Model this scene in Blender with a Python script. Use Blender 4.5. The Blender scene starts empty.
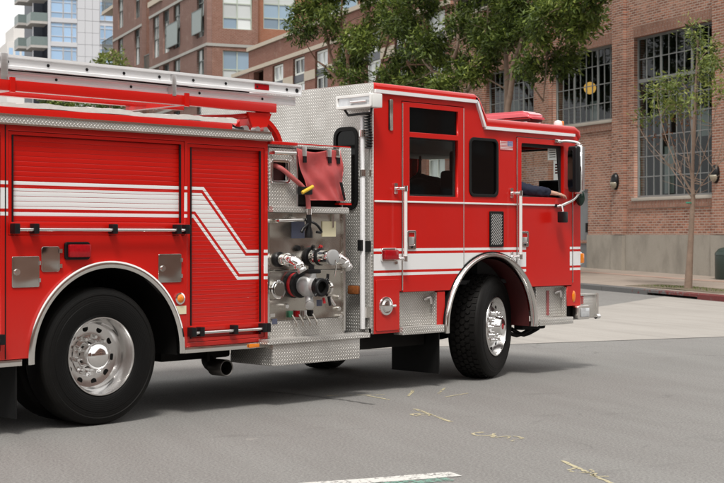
import bpy, bmesh, math, random
from mathutils import Vector, Matrix, Euler
R = math.radians
random.seed(7)
S = bpy.context.scene
COL = S.collection

# ------------------------------------------------------------------ camera, sky, sun, exposure
cam = bpy.data.cameras.new('camera'); camo = bpy.data.objects.new('camera', cam); COL.objects.link(camo)
camo.location = (-6.04, -8.85, 1.45)
camo.rotation_euler = (R(90), 0, R(44.75 - 90))
cam.sensor_width = 36; cam.lens = 36 * 1390 / 724
cam.shift_y = -6 / 724
cam.clip_start = 0.1; cam.clip_end = 4000
cam.dof.use_dof = True; cam.dof.focus_distance = 12.2; cam.dof.aperture_fstop = 6.0
S.camera = camo

SUN_EL, SUN_AZ = R(60), R(222)          # azimuth measured counter-clockwise from +X, towards the sun
world = bpy.data.worlds.new('World'); S.world = world; world.use_nodes = True
wt = world.node_tree; wt.nodes.clear()
wo = wt.nodes.new('ShaderNodeOutputWorld'); wb = wt.nodes.new('ShaderNodeBackground')
sky = wt.nodes.new('ShaderNodeTexSky'); sky.sky_type = 'NISHITA'; sky.sun_disc = False
sky.sun_elevation = SUN_EL; sky.sun_rotation = R(90) - SUN_AZ
sky.dust_density = 3.0; sky.air_density = 1.0
hs = wt.nodes.new('ShaderNodeHueSaturation'); hs.inputs['Saturation'].default_value = 0.10
mixw = wt.nodes.new('ShaderNodeMix'); mixw.data_type = 'RGBA'; mixw.inputs[0].default_value = 0.72
mixw.inputs[7].default_value = (12.0, 11.9, 11.7, 1)     # an even layer of white cloud
wt.links.new(sky.outputs[0], hs.inputs['Color']); wt.links.new(hs.outputs[0], mixw.inputs[6])
wt.links.new(mixw.outputs[2], wb.inputs[0]); wb.inputs[1].default_value = 0.062
wt.links.new(wb.outputs[0], wo.inputs[0])

sun = bpy.data.lights.new('sun', 'SUN'); suno = bpy.data.objects.new('sun', sun); COL.objects.link(suno)
sun.energy = 1.5; sun.angle = R(12); sun.color = (1, 0.96, 0.9)
sd = Vector((math.cos(SUN_EL) * math.cos(SUN_AZ), math.cos(SUN_EL) * math.sin(SUN_AZ), math.sin(SUN_EL)))
suno.rotation_euler = sd.to_track_quat('Z', 'Y').to_euler()
suno.location = (0, 0, 60)

S.view_settings.view_transform = 'Standard'; S.view_settings.look = 'None'
S.view_settings.gamma = 1; S.view_settings.exposure = 0.98
S.render.engine = 'CYCLES'
S.cycles.max_bounces = 8; S.cycles.transparent_max_bounces = 16
try:
    S.cycles.use_denoising = True
except Exception:
    pass

# ------------------------------------------------------------------ helpers: objects
def link(o, parent=None):
    COL.objects.link(o)
    if parent is not None: o.parent = parent
    return o
def empty(name, loc=(0, 0, 0), rz=0, parent=None):
    o = bpy.data.objects.new(name, None); o.empty_display_size = .2
    o.location = loc; o.rotation_euler = (0, 0, rz); return link(o, parent)
def tag(o, label=None, cat=None, group=None, kind=None):
    for k, v in (('label', label), ('category', cat), ('group', group), ('kind', kind)):
        if v: o[k] = v
    return o
def obj(name, me, mat=None, parent=None, loc=None, rot=None, sm=None):
    if isinstance(me, bmesh.types.BMesh):
        bm = me; me = bpy.data.meshes.new(name)
        if sm is not None:
            for f in bm.faces: f.smooth = True
            for e in bm.edges:
                e.smooth = len(e.link_faces) == 2 and e.calc_face_angle(0) < R(sm)
        bm.to_mesh(me); bm.free()
    if mat is not None and not me.materials:
        for m in (mat if isinstance(mat, (list, tuple)) else [mat]): me.materials.append(m)
    o = bpy.data.objects.new(name, me)
    if loc is not None: o.location = loc
    if rot is not None: o.rotation_euler = rot
    return link(o, parent)
def copy(o, parent=None, loc=None, rot=None):
    c = o.copy(); link(c)
    if parent is not None: c.parent = parent
    if loc is not None: c.location = loc
    if rot is not None: c.rotation_euler = rot
    return c

# ------------------------------------------------------------------ helpers: shapes
def BM(): return bmesh.new()
def abox(bm, x0, x1, y0, y1, z0, z1, bev=0, seg=2, mi=0):
    g = bmesh.ops.create_cube(bm, size=1)
    vs = g['verts']
    for v in vs:
        v.co = Vector(((x0 + x1) / 2 + v.co.x * (x1 - x0), (y0 + y1) / 2 + v.co.y * (y1 - y0), (z0 + z1) / 2 + v.co.z * (z1 - z0)))
    fs = set(f for v in vs for f in v.link_faces)
    for f in fs: f.material_index = mi
    if bev:
        es = list(set(e for v in vs for e in v.link_edges))
        bmesh.ops.bevel(bm, geom=es, offset=bev, segments=seg, affect='EDGES', profile=.6)
    return bm
def box(name, x0, x1, y0, y1, z0, z1, mat, parent=None, bev=0, seg=2):
    bm = abox(BM(), x0, x1, y0, y1, z0, z1, bev, seg)
    return obj(name, bm, mat, parent, sm=35 if bev else None)
def prism(bm, pts, axis, a, b, mi=0):
    """polygon pts in the plane across axis ('x','y','z'), extruded from a to b"""
    def P(p, t):
        return {'x': (t, p[0], p[1]), 'y': (p[0], t, p[1]), 'z': (p[0], p[1], t)}[axis]
    v0 = [bm.verts.new(P(p, a)) for p in pts]; v1 = [bm.verts.new(P(p, b)) for p in pts]
    fs = [bm.faces.new(v0), bm.faces.new(v1[::-1])]
    n = len(pts)
    for i in range(n): fs.append(bm.faces.new((v0[i], v1[i], v1[(i + 1) % n], v0[(i + 1) % n])))
    for f in fs: f.material_index = mi
    bmesh.ops.recalc_face_normals(bm, faces=fs)
    return bm
def lathe(bm, prof, axis='y', c=(0, 0, 0), n=48, mi=0, a0=0, a1=2 * math.pi, closed=True):
    """profile of (r, t) turned about an axis through c; t runs along the axis"""
    full = abs(a1 - a0) > 6.28
    m = n if full else n + 1
    ring = []
    for i in range(m):
        a = a0 + (a1 - a0) * i / n
        ca, sa = math.cos(a), math.sin(a)
        row = []
        for r, t in prof:
            if axis == 'y': p = (c[0] + r * ca, c[1] + t, c[2] + r * sa)
            elif axis == 'x': p = (c[0] + t, c[1] + r * ca, c[2] + r * sa)
            else: p = (c[0] + r * ca, c[1] + r * sa, c[2] + t)
            row.append(bm.verts.new(p))
        ring.append(row)
    fs = []
    for i in range(m if full else m - 1):
        A, B = ring[i], ring[(i + 1) % m]
        for j in range(len(prof) - 1):
            fs.append(bm.faces.new((A[j], A[j + 1], B[j + 1], B[j])))
    for f in fs: f.material_index = mi
    bmesh.ops.remove_doubles(bm, verts=[v for r_ in ring for v in r_], dist=1e-5)
    return bm
def tube(bm, pts, rad, n=8, cap=True, mi=0):
    pts = [Vector(p) for p in pts]
    rr = rad if isinstance(rad, (list, tuple)) else [rad] * len(pts)
    rings = []; up = None
    for i, p in enumerate(pts):
        d = (pts[min(i + 1, len(pts) - 1)] - pts[max(i - 1, 0)])
        d = d.normalized() if d.length > 1e-9 else Vector((0, 0, 1))
        if up is None:
            up = Vector((0, 0, 1)) if abs(d.z) < .9 else Vector((1, 0, 0))
        a = d.cross(up)
        if a.length < 1e-6: a = d.cross(Vector((0, 1, 0)))
        a.normalize(); b = a.cross(d).normalized(); up = b
        rings.append([bm.verts.new(p + (a * math.cos(2 * math.pi * k / n) + b * math.sin(2 * math.pi * k / n)) * rr[i]) for k in range(n)])
    fs = []
    for i in range(len(pts) - 1):
        for k in range(n):
            fs.append(bm.faces.new((rings[i][k], rings[i][(k + 1) % n], rings[i + 1][(k + 1) % n], rings[i + 1][k])))
    if cap:
        fs.append(bm.faces.new(rings[0])); fs.append(bm.faces.new(rings[-1][::-1]))
    for f in fs: f.material_index = mi
    bmesh.ops.recalc_face_normals(bm, faces=fs)
    return bm
def smoothpts(pts, k=4):
    pts = [Vector(p) for p in pts]; out = []
    for i in range(len(pts) - 1):
        p0 = pts[max(i - 1, 0)]; p1 = pts[i]; p2 = pts[i + 1]; p3 = pts[min(i + 2, len(pts) - 1)]
        for j in range(k):
            t = j / k
            out.append(.5 * ((2 * p1) + (p2 - p0) * t + (2 * p0 - 5 * p1 + 4 * p2 - p3) * t * t + (3 * p1 - p0 - 3 * p2 + p3) * t ** 3))
    out.append(pts[-1]); return out
def tubeo(name, pts, rad, mat, parent=None, n=8, k=0):
    if k:
        m = len(pts); pts = smoothpts(pts, k)
        if isinstance(rad, (list, tuple)):
            L = len(pts); rad = [rad[min(int(i * (m - 1) / (L - 1)), m - 2)] + (rad[min(int(i * (m - 1) / (L - 1)) + 1, m - 1)] - rad[min(int(i * (m - 1) / (L - 1)), m - 2)]) * ((i * (m - 1) / (L - 1)) - min(int(i * (m - 1) / (L - 1)), m - 2)) for i in range(L)]
    return obj(name, tube(BM(), pts, rad, n), mat, parent, sm=50)
def arc(cx, cz, r, a0, a1, n):
    return [(cx + r * math.cos(R(a0 + (a1 - a0) * i / n)), cz + r * math.sin(R(a0 + (a1 - a0) * i / n))) for i in range(n + 1)]
def rrect(x0, x1, z0, z1, r, n=5):
    o = []
    for cx, cz, a in ((x1 - r, z1 - r, 0), (x0 + r, z1 - r, 90), (x0 + r, z0 + r, 180), (x1 - r, z0 + r, 270)):
        o += arc(cx, cz, r, a, a + 90, n)
    return o
def rect(x0, x1, z0, z1): return [(x0, z0), (x1, z0), (x1, z1), (x0, z1)]
def plate_mesh(outer, holes, t0, t1, axis='y', bev=0.0):
    """flat plate with openings: outline in (a, z); thickness from t0 to t1 along axis"""
    cu = bpy.data.curves.new('plate', 'CURVE'); cu.dimensions = '2D'; cu.fill_mode = 'BOTH'
    cu.extrude = max(abs(t1 - t0) / 2 - bev, 1e-4); cu.bevel_depth = bev; cu.bevel_resolution = 1
    if bev: cu.offset = -bev
    for poly in [outer] + list(holes):
        sp = cu.splines.new('POLY'); sp.points.add(len(poly) - 1); sp.use_cyclic_u = True
        for p, q in zip(sp.points, poly): p.co = (q[0], q[1], 0, 1)
    o = bpy.data.objects.new('plate', cu); COL.objects.link(o)
    me = bpy.data.meshes.new_from_object(o)
    bpy.data.objects.remove(o); bpy.data.curves.remove(cu)
    mid = (t0 + t1) / 2
    for v in me.vertices:
        x, y, z = v.co
        v.co = (x, mid - z, y) if axis == 'y' else (mid + z, x, y) if axis == 'x' else (x, y, mid + z)
    me.materials.clear()
    return me
def plate(name, outer, holes, t0, t1, mat, parent=None, axis='y', bev=0.0):
    return obj(name, plate_mesh(outer, holes, t0, t1, axis, bev), mat, parent)
def ring_arc(name, cx, cz, r0, r1, y0, y1, a0, a1, mat, parent, n=40, rnd=0.0):
    prof = [(r0, y1), (r0, y0 + rnd), (r0 + (r1 - r0) * .3, y0), (r1 - (r1 - r0) * .3, y0), (r1, y0 + rnd), (r1, y1)]
    bm = lathe(BM(), prof, 'y', (cx, 0, cz), n, a0=R(a0), a1=R(a1))
    return obj(name, bm, mat, parent, sm=45)

# ------------------------------------------------------------------ helpers: materials
class NT:
    def __init__(s, name):
        s.m = bpy.data.materials.new(name); s.m.use_nodes = True; s.t = s.m.node_tree; s.t.nodes.clear()
        s.out = s.t.nodes.new('ShaderNodeOutputMaterial')
    def n(s, typ, **k):
        nd = s.t.nodes.new('ShaderNode' + typ)
        for a, b in k.items(): setattr(nd, a, b)
        return nd
    def l(s, a, b): s.t.links.new(a, b)
    def val(s, sock, v):
        if hasattr(v, 'is_linked') or hasattr(v, 'links'): s.l(v, sock)
        else: sock.default_value = v
    def math(s, op, a, b=0.0, c=None, clamp=False):
        nd = s.n('Math', operation=op, use_clamp=clamp); s.val(nd.inputs[0], a); s.val(nd.inputs[1], b)
        if c is not None: s.val(nd.inputs[2], c)
        return nd.outputs[0]
    def mix(s, f, a, b):
        nd = s.n('Mix', data_type='RGBA'); s.val(nd.inputs[0], f)
        for i, c in ((6, a), (7, b)):
            if isinstance(c, tuple): nd.inputs[i].default_value = (*c[:3], 1)
            else: s.l(c, nd.inputs[i])
        return nd.outputs[2]
    def coord(s, ob=None, kind='Object'):
        tc = s.n('TexCoord')
        if ob is not None: tc.object = ob
        return tc.outputs[kind]
    def noise(s, vec, scale, detail=4, rough=.55, out=0):
        nd = s.n('TexNoise'); s.l(vec, nd.inputs['Vector']); nd.inputs['Scale'].default_value = scale
        nd.inputs['Detail'].default_value = detail; nd.inputs['Roughness'].default_value = rough
        return nd.outputs[out]
    def ramp(s, f, stops):
        nd = s.n('ValToRGB'); s.l(f, nd.inputs[0]); el = nd.color_ramp.elements
        while len(el) < len(stops): el.new(.5)
        for e, (p, c) in zip(el, stops):
            e.position = p; e.color = (*c, 1) if len(c) == 3 else c
        return nd.outputs[0]
    def map(s, vec, loc=(0, 0, 0), rot=(0, 0, 0), sc=(1, 1, 1)):
        nd = s.n('Mapping'); s.l(vec, nd.inputs[0]); nd.inputs[1].default_value = loc; nd.inputs[2].default_value = rot; nd.inputs[3].default_value = sc
        return nd.outputs[0]
    def sep(s, vec):
        nd = s.n('SeparateXYZ'); s.l(vec, nd.inputs[0]); return nd.outputs
    def comb(s, x, y, z=0.0):
        nd = s.n('CombineXYZ'); s.val(nd.inputs[0], x); s.val(nd.inputs[1], y); s.val(nd.inputs[2], z); return nd.outputs[0]
    def bump(s, h, strength=.3, dist=.01):
        nd = s.n('Bump'); s.l(h, nd.inputs['Height']); nd.inputs['Strength'].default_value = strength; nd.inputs['Distance'].default_value = dist
        return nd.outputs[0]
    def bsdf(s, col, rough=.5, metal=0.0, normal=None, coat=0, spec=.5, trans=0, emit=None, estr=0, sss=0, coat_rough=.05):
        p = s.n('BsdfPrincipled')
        if isinstance(col, tuple): p.inputs['Base Color'].default_value = (*col[:3], 1)
        else: s.l(col, p.inputs['Base Color'])
        s.val(p.inputs['Roughness'], rough); s.val(p.inputs['Metallic'], metal)
        p.inputs['Coat Weight'].default_value = coat; p.inputs['Coat Roughness'].default_value = coat_rough
        p.inputs['Specular IOR Level'].default_value = spec; p.inputs['Transmission Weight'].default_value = trans
        if emit: p.inputs['Emission Color'].default_value = (*emit, 1); p.inputs['Emission Strength'].default_value = estr
        if normal is not None: s.l(normal, p.inputs['Normal'])
        s.l(p.outputs[0], s.out.inputs[0]); return p
def simple(name, col, rough=.5, metal=0.0, var=.12, vs=6.0, bump=0, bs=60, **k):
    t = NT(name); c = t.coord()
    if var:
        f = t.noise(c, vs, 5)
        a = tuple(min(1, x * (1 - var)) for x in col); b = tuple(min(1, x * (1 + var)) for x in col)
        cc = t.mix(f, a, b)
    else: cc = col
    nr = t.bump(t.noise(c, bs, 3), .3, bump) if bump else None
    t.bsdf(cc, rough, metal, nr, **k)
    return t.m

TRUCK = empty('fire_engine', (0, 0, 0))
tag(TRUCK, 'red fire engine with white stripes and diamond plate trim turning across the street', 'fire engine')

RED = (0.54, 0.0095, 0.0055); WHT = (0.80, 0.80, 0.80)
def paint(name, stripes, slat=False):
    t = NT(name); v = t.coord(TRUCK); x, y, z = t.sep(v)
    dust = t.noise(v, 1.6, 5)
    red = t.mix(dust, tuple(q * .9 for q in RED), tuple(min(1, q * 1.08) for q in RED))
    col = red
    if stripes:
        d1 = t.math('SUBTRACT', 1.844, z)
        k = 1.1; q = 1 / math.sqrt(1 + k * k)
        d2 = t.math('MULTIPLY', t.math('SUBTRACT', d1, t.math('MULTIPLY', t.math('SUBTRACT', x, 1.085), k)), q)
        d3 = t.math('SUBTRACT', 1.33, z)
        d = t.math('MAXIMUM', t.math('MINIMUM', d1, d2), d3)
        def band(a, b): return t.math('MULTIPLY', t.math('GREATER_THAN', d, a), t.math('LESS_THAN', d, b))
        m = t.math('ADD', t.math('ADD', band(0, .025), band(.050, .200)), band(.224, .250))
        off = t.math('MULTIPLY', t.math('GREATER_THAN', x, 5.27), t.math('LESS_THAN', x, 6.02))
        m = t.math('MULTIPLY', m, t.math('SUBTRACT', 1.0, off), clamp=True)
        if slat:
            fr = t.math('FRACT', t.math('DIVIDE', t.math('SUBTRACT', z, .02), .0365))
            m = t.math('MULTIPLY', m, t.math('MULTIPLY', t.math('GREATER_THAN', fr, .08), t.math('LESS_THAN', fr, .97)))
        wv = t.mix(dust, tuple(q_ * .94 for q_ in WHT), WHT)
        col = t.mix(m, red, wv)
    # road film: a little duller low on the body, in streaks
    g = t.noise(t.map(v, sc=(3, 3, .8)), 3, 6)
    low = t.math('MULTIPLY', t.math('SUBTRACT', 1.05, z, clamp=True), t.math('MULTIPLY', g, .28), clamp=True)
    col = t.mix(low, col, (.20, .16, .13))
    ripple = t.noise(t.map(v, sc=(1, 1, 1.6)), 2.6, 2)
    rough = .24
    t.bsdf(col, rough, 0, t.bump(ripple, .10, .015), coat=.32, spec=.36, coat_rough=.03)
    return t.m
M_PAINT = paint('red_paint_striped', True)
M_SLAT = paint('red_shutter_paint', True, True)
M_RED = paint('red_paint', False)

def diamond(name, base=(.90, .885, .86), rough=.30, pitch=.0215):
    t = NT(name); tc = t.n('TexCoord'); tc.object = TRUCK
    x, y, z = t.sep(tc.outputs['Object']); nx, ny, nz = t.sep(tc.outputs['Normal'])
    az = t.math('GREATER_THAN', t.math('ABSOLUTE', nz), .7)
    p1 = t.math('ADD', x, y); p2 = t.math('ADD', z, t.math('MULTIPLY', t.math('SUBTRACT', y, x), az))
    a = t.math('DIVIDE', t.math('ADD', p1, p2), pitch * 1.414); b = t.math('DIVIDE', t.math('SUBTRACT', p1, p2), pitch * 1.414)
    fa, fb = t.math('FLOOR', a), t.math('FLOOR', b)
    par = t.math('FLOORED_MODULO', t.math('ADD', fa, fb), 2.0)
    ra = t.math('SUBTRACT', t.math('SUBTRACT', a, fa), .5); rb = t.math('SUBTRACT', t.math('SUBTRACT', b, fb), .5)
    wa = t.math('ADD', 2.0, t.math('MULTIPLY', par, 4.4)); wb_ = t.math('SUBTRACT', 6.4, t.math('MULTIPLY', par, 4.4))
    q1 = t.math('MULTIPLY', ra, wa); q2 = t.math('MULTIPLY', rb, wb_)
    dd = t.math('SQRT', t.math('ADD', t.math('MULTIPLY', q1, q1), t.math('MULTIPLY', q2, q2)))
    h = t.math('SUBTRACT', 1.05, dd, clamp=True); h = t.math('MINIMUM', h, .55)
    grime_shade = t.noise(tc.outputs['Object'], 4, 6)
    mask = t.math('MULTIPLY', t.math('SUBTRACT', 1.0, t.math('DIVIDE', h, .45)), t.math('ADD', .40, t.math('MULTIPLY', grime_shade, .9)), clamp=True)  # flats coloured darker than the lozenges, painting the relief's contrast
    col = t.mix(mask, base, (.42, .40, .37))
    t.bsdf(col, t.math('ADD', rough, t.math('MULTIPLY', grime_shade, .2)), .62, t.bump(h, 1.0, .007))
    return t.m
M_DP = diamond('aluminium_diamond_plate')
def metal(name, col, rough, var=.1, sc=8, streak=(1, 1, 1), bump=0):
    t = NT(name); v = t.coord(); f = t.noise(t.map(v, sc=streak), sc, 5)
    r = t.math('ADD', rough * .75, t.math('MULTIPLY', f, rough * .6))
    cc = t.mix(f, tuple(q * (1 - var) for q in col), tuple(min(1, q * (1 + var)) for q in col))
    t.bsdf(cc, r, 1.0, t.bump(f, .3, bump) if bump else None); return t.m
M_CHROME = metal('polished_chrome', (.88, .87, .86), .08)
M_RIM = metal('polished_rim_aluminium', (.76, .75, .74), .20, .08, 5)
M_ALU = metal('brushed_aluminium', (.66, .65, .64), .36, streak=(1, 1, 8))
M_ALUW = simple('satin_ladder_aluminium', (.84, .84, .85), .42, .25, var=.08, vs=4)
t = NT('stainless_panel'); v_ = t.coord(); n1 = t.noise(t.map(v_, sc=(1, 1, 1.3)), 2.3, 1); n2 = t.noise(t.map(v_, sc=(60, 60, 2)), 6, 3); n3 = t.noise(v_, 7, 6)
t.bsdf(t.mix(n3, (.46, .43, .385), (.58, .545, .49)), t.math('ADD', .16, t.math('MULTIPLY', n3, .14)), 1.0, t.bump(t.math('ADD', n1, t.math('MULTIPLY', n2, .006)), .55, .10)); M_STEEL = t.m
t = NT('buckled_chrome_plate'); v_ = t.coord(); n1 = t.noise(v_, 3.2, 1)
t.bsdf((.62, .60, .57), .08, 1.0, t.bump(n1, .16, .06)); M_PLATE = t.m
M_TRIM = metal('polished_trim', (.84, .82, .79), .13, .08, 5)
t = NT('tyre_rubber'); v_ = t.coord(); x_, y_, z_ = t.sep(v_)
rr_ = t.math('SQRT', t.math('ADD', t.math('MULTIPLY', x_, x_), t.math('MULTIPLY', z_, z_)))
n1 = t.noise(v_, 9, 6, .65); n2 = t.noise(v_, 90, 3)
dz_ = t.math('MULTIPLY', t.math('MULTIPLY', t.math('SUBTRACT', rr_, .40, clamp=True), 5.0, clamp=True), t.math('MULTIPLY', n1, .55), clamp=True)
t.bsdf(t.mix(dz_, t.mix(n1, (.0035, .0034, .0034), (.006, .0058, .0056)), (.024, .021, .018)), .58, 0, t.bump(t.math('ADD', n2, t.math('MULTIPLY', t.math('SINE', t.math('MULTIPLY', rr_, 420.0)), .5)), .35, .002), spec=.16); M_TYRE = t.m
M_RUB = simple('black_rubber', (.007, .007, .007), .55, var=.3, vs=20, spec=.2)
M_BLK = simple('black_plastic', (.008, .008, .009), .35, var=.2, spec=.3)
M_UNDER = simple('undercarriage_paint', (.006, .0055, .005), .75, var=.4, vs=9, spec=.2)
M_WHITE = simple('white_enamel', (.75, .75, .73), .35, var=.05)
M_GREY = simple('grey_enamel', (.42, .42, .42), .4, .3, var=.08)
M_INT = simple('dark_cab_lining', (.016, .016, .017), .75, var=.2, bump=.004, bs=80)
M_SEAT = simple('dark_seat_cloth', (.012, .013, .016), .85, var=.25, bump=.006, bs=90)
M_DRED = simple('dark_red_liner', (.05, .004, .004), .6, var=.3)
M_VINYL = simple('red_vinyl', (.74, .15, .15), .36, var=.12, vs=5, bump=.012, bs=9)
M_HOSE = simple('faded_red_hose', (.42, .09, .085), .6, var=.2, vs=20, bump=.002, bs=150)
M_YEL = simple('yellow_plastic', (.72, .45, .03), .4)
M_REDL = simple('red_lens', (.36, .005, .010), .15, var=.35, vs=40, coat=.2, spec=.35)
M_PINK = simple('faded_red_lens', (.60, .10, .125), .10, var=.15, vs=8, coat=.6)
M_AMB = simple('amber_lens', (.80, .22, .01), .15, var=.25, vs=30, coat=.6)
M_BRN = simple('dark_amber_lens', (.30, .10, .03), .15, var=.5, vs=40, coat=.6)
M_CLR = simple('clear_lens', (.62, .64, .66), .08, .3, var=.2, vs=25, coat=.6)
M_BLUE = simple('blue_grey_plate', (.09, .10, .15), .3, var=.1)
M_PAPER = simple('pale_card', (.72, .66, .45), .6, var=.05)
t = NT('white_paper'); p_ = t.bsdf((.82, .82, .82), .7); tl_ = t.n('BsdfTranslucent'); tl_.inputs[0].default_value = (.99, .99, .99, 1); mx_ = t.n('MixShader'); mx_.inputs[0].default_value = .88
t.l(p_.outputs[0], mx_.inputs[1]); t.l(tl_.outputs[0], mx_.inputs[2]); t.l(mx_.outputs[0], t.out.inputs[0]); M_WPAPER = t.m
M_NAVY = simple('navy_cloth', (.010, .014, .035), .85, var=.3, vs=25, bump=.006, bs=60)
M_SKIN = simple('skin', (.55, .33, .25), .5, var=.08, vs=30)
M_HAIR = simple('dark_hair', (.02, .015, .012), .6)
def glass(name, tint, refl=1.0):
    t = NT(name); fr = t.n('Fresnel'); fr.inputs[0].default_value = 1.45
    tr = t.n('BsdfTransparent'); tr.inputs[0].default_value = (*tint, 1)
    gl = t.n('BsdfGlossy'); gl.inputs['Roughness'].default_value = .03; gl.inputs[0].default_value = (.95, .97, 1, 1)
    mx = t.n('MixShader'); bf_ = t.n('NewGeometry'); f = t.math('MULTIPLY', t.math('MULTIPLY', fr.outputs[0], refl), t.math('SUBTRACT', 1.0, bf_.outputs['Backfacing'])); t.l(f, mx.inputs[0])
    t.l(tr.outputs[0], mx.inputs[1]); t.l(gl.outputs[0], mx.inputs[2]); t.l(mx.outputs[0], t.out.inputs[0]); return t.m
M_GLASS = glass('clear_glass', (.90, .92, .91), .8)
M_GTINT = glass('tinted_glass', (.10, .11, .11))
M_GBLK = simple('black_glass', (.003, .003, .003), .05, var=0, spec=.22)
M_GWIN = glass('old_window_glass', (.72, .77, .76), .75)

# ------------------------------------------------------------------ street frame: x along the far kerb (towards the right), y across the far pavement, z up
STREET = ((27.818, 10.971, 0.0), R(247.82))
def street_place(o): o.location = STREET[0]; o.rotation_euler = (0, 0, STREET[1]); return o
def clampf(v, a, b): return max(a, min(b, v))
def sstep(t): t = clampf(t, 0, 1); return t * t * (3 - 2 * t)
def road_z(lx, ly): return clampf(.119 - .0149 * lx, 0, 1.3) * sstep((ly + 15) / 9.5)
def walk_z(lx, ly): return .33 - .0143 * clampf(lx, -80, 30) + .0162 * clampf(ly, -6, 1)
def sheet(xs, ys, zf, mat, name, kind='structure', rng=None):
    bm = BM(); g = []
    for j, y in enumerate(ys):
        row = []
        for i, x in enumerate(xs):
            xx = x if rng is None else rng(x, y)
            row.append(bm.verts.new((xx, y, zf(xx, y))))
        g.append(row)
    for j in range(len(ys) - 1):
        for i in range(len(xs) - 1):
            bm.faces.new((g[j][i], g[j][i + 1], g[j + 1][i + 1], g[j + 1][i]))
    bmesh.ops.recalc_face_normals(bm, faces=bm.faces[:])
    o = obj(name, bm, mat, sm=60); street_place(o)
    if kind: o['kind'] = kind
    return o
def frange(a, b, s):
    n = int(round((b - a) / s)); return [a + (b - a) * i / n for i in range(n + 1)]

def asphalt():
    t = NT('worn_asphalt'); v = t.coord()
    big = t.noise(v, .35, 5); mid = t.noise(t.map(v, sc=(.25, 1.6, 1)), 1.5, 6); fine = t.noise(v, 55, 6, .8); grit = t.noise(v, 220, 2)
    c = t.mix(big, (.154, .149, .142), (.204, .196, .188))
    c = t.mix(t.ramp(mid, [(.40, (0, 0, 0)), (.62, (1, 1, 1))]), c, t.mix(big, (.176, .172, .163), (.216, .211, .203)))
    c = t.mix(t.math('MULTIPLY', t.math('SUBTRACT', fine, .5), 3.6, clamp=True), c, (.342, .336, .317))
    c = t.mix(t.math('MULTIPLY', t.math('SUBTRACT', .48, fine), 5.2, clamp=True), c, (.062, .061, .059))
    # cracks, thin and broken
    vo = t.n('TexVoronoi', feature='DISTANCE_TO_EDGE'); vo.inputs['Scale'].default_value = .34
    wob = t.n('TexNoise'); t.l(v, wob.inputs['Vector']); wob.inputs['Scale'].default_value = 1.3; wob.inputs['Detail'].default_value = 6
    va = t.n('VectorMath', operation='MULTIPLY_ADD'); t.l(wob.outputs['Color'], va.inputs[0]); va.inputs[1].default_value = (1.1, 1.1, 0); t.l(v, va.inputs[2])
    t.l(va.outputs[0], vo.inputs['Vector'])
    ck = t.math('SUBTRACT', 1.0, t.math('DIVIDE', vo.outputs['Distance'], .0075), clamp=True)
    ck = t.math('MULTIPLY', ck, t.ramp(t.noise(v, .8, 3), [(.52, (0, 0, 0)), (.64, (1, 1, 1))]))
    c = t.mix(t.math('MULTIPLY', ck, .55), c, (.040, .038, .036))
    # oil drips and patches along the wheel paths
    st = t.ramp(t.noise(t.map(v, sc=(.9, .35, 1)), 1.9, 6, .65), [(.60, (0, 0, 0)), (.74, (1, 1, 1))])
    c = t.mix(t.math('MULTIPLY', st, .45), c, (.098, .092, .089))
    pale = t.ramp(t.noise(v, 3.7, 2), [(.74, (0, 0, 0)), (.76, (1, 1, 1))])
    c = t.mix(t.math('MULTIPLY', pale, .25), c, (.365, .348, .317))
    h = t.math('ADD', t.math('MULTIPLY', fine, 1.0), t.math('MULTIPLY', ck, -2.0))
    t.bsdf(c, .86, 0, t.bump(t.math('ADD', h, t.math('MULTIPLY', grit, 1.2)), .22, .0025), spec=.3); return t.m
def concrete(name, a, b, streak=(.12, 1.4, 1), dark=.35):
    t = NT(name); v = t.coord()
    big = t.noise(v, .5, 6); s_ = t.noise(t.map(v, sc=streak), 2.2, 7, .6); fine = t.noise(v, 45, 3)
    c = t.mix(big, a, b)
    c = t.mix(t.math('MULTIPLY', t.ramp(s_, [(.45, (0, 0, 0)), (.72, (1, 1, 1))]), dark), c, tuple(q * .55 for q in a))
    c = t.mix(t.math('MULTIPLY', t.math('SUBTRACT', .5, fine), 1.2, clamp=True), c, tuple(q * .6 for q in a))
    t.bsdf(c, .85, 0, t.bump(t.math('ADD', fine, s_), .35, .005), spec=.3); return t.m
M_ASPH = asphalt()
M_CONC = concrete('pale_concrete_paving', (.29, .27, .247), (.375, .352, .325))
M_WALK = concrete('pavement_concrete', (.25, .205, .17), (.34, .285, .24), (.8, .8, 1), .4)

# ------------------------------------------------------------------ road, apron, kerb, pavement
XS = [-1800, -600, -220, -120] + frange(-80, 60, 2) + [90, 200, 600, 1800]
YS = [-1800, -600, -200, -90] + frange(-60, 6, 1) + [30, 200, 600, 1800]
ROAD = sheet(XS, YS, road_z, M_ASPH, 'road')
ay = [-70, -50, -40, -30] + frange(-24, -5.02, .5)
def apron_lo(y): return 7.15 + .25 * math.sin(y * .5) * .3 if y < -8.4 else 7.15 - (y + 8.4) / 3.4 * 2.6
def apron_rng(f, y): return apron_lo(y) + (14.89 - apron_lo(y)) * f
sheet([i / 10 for i in range(11)], ay, lambda x, y: road_z(x, y) + .005, M_CONC, 'concrete_apron', rng=apron_rng)

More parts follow.
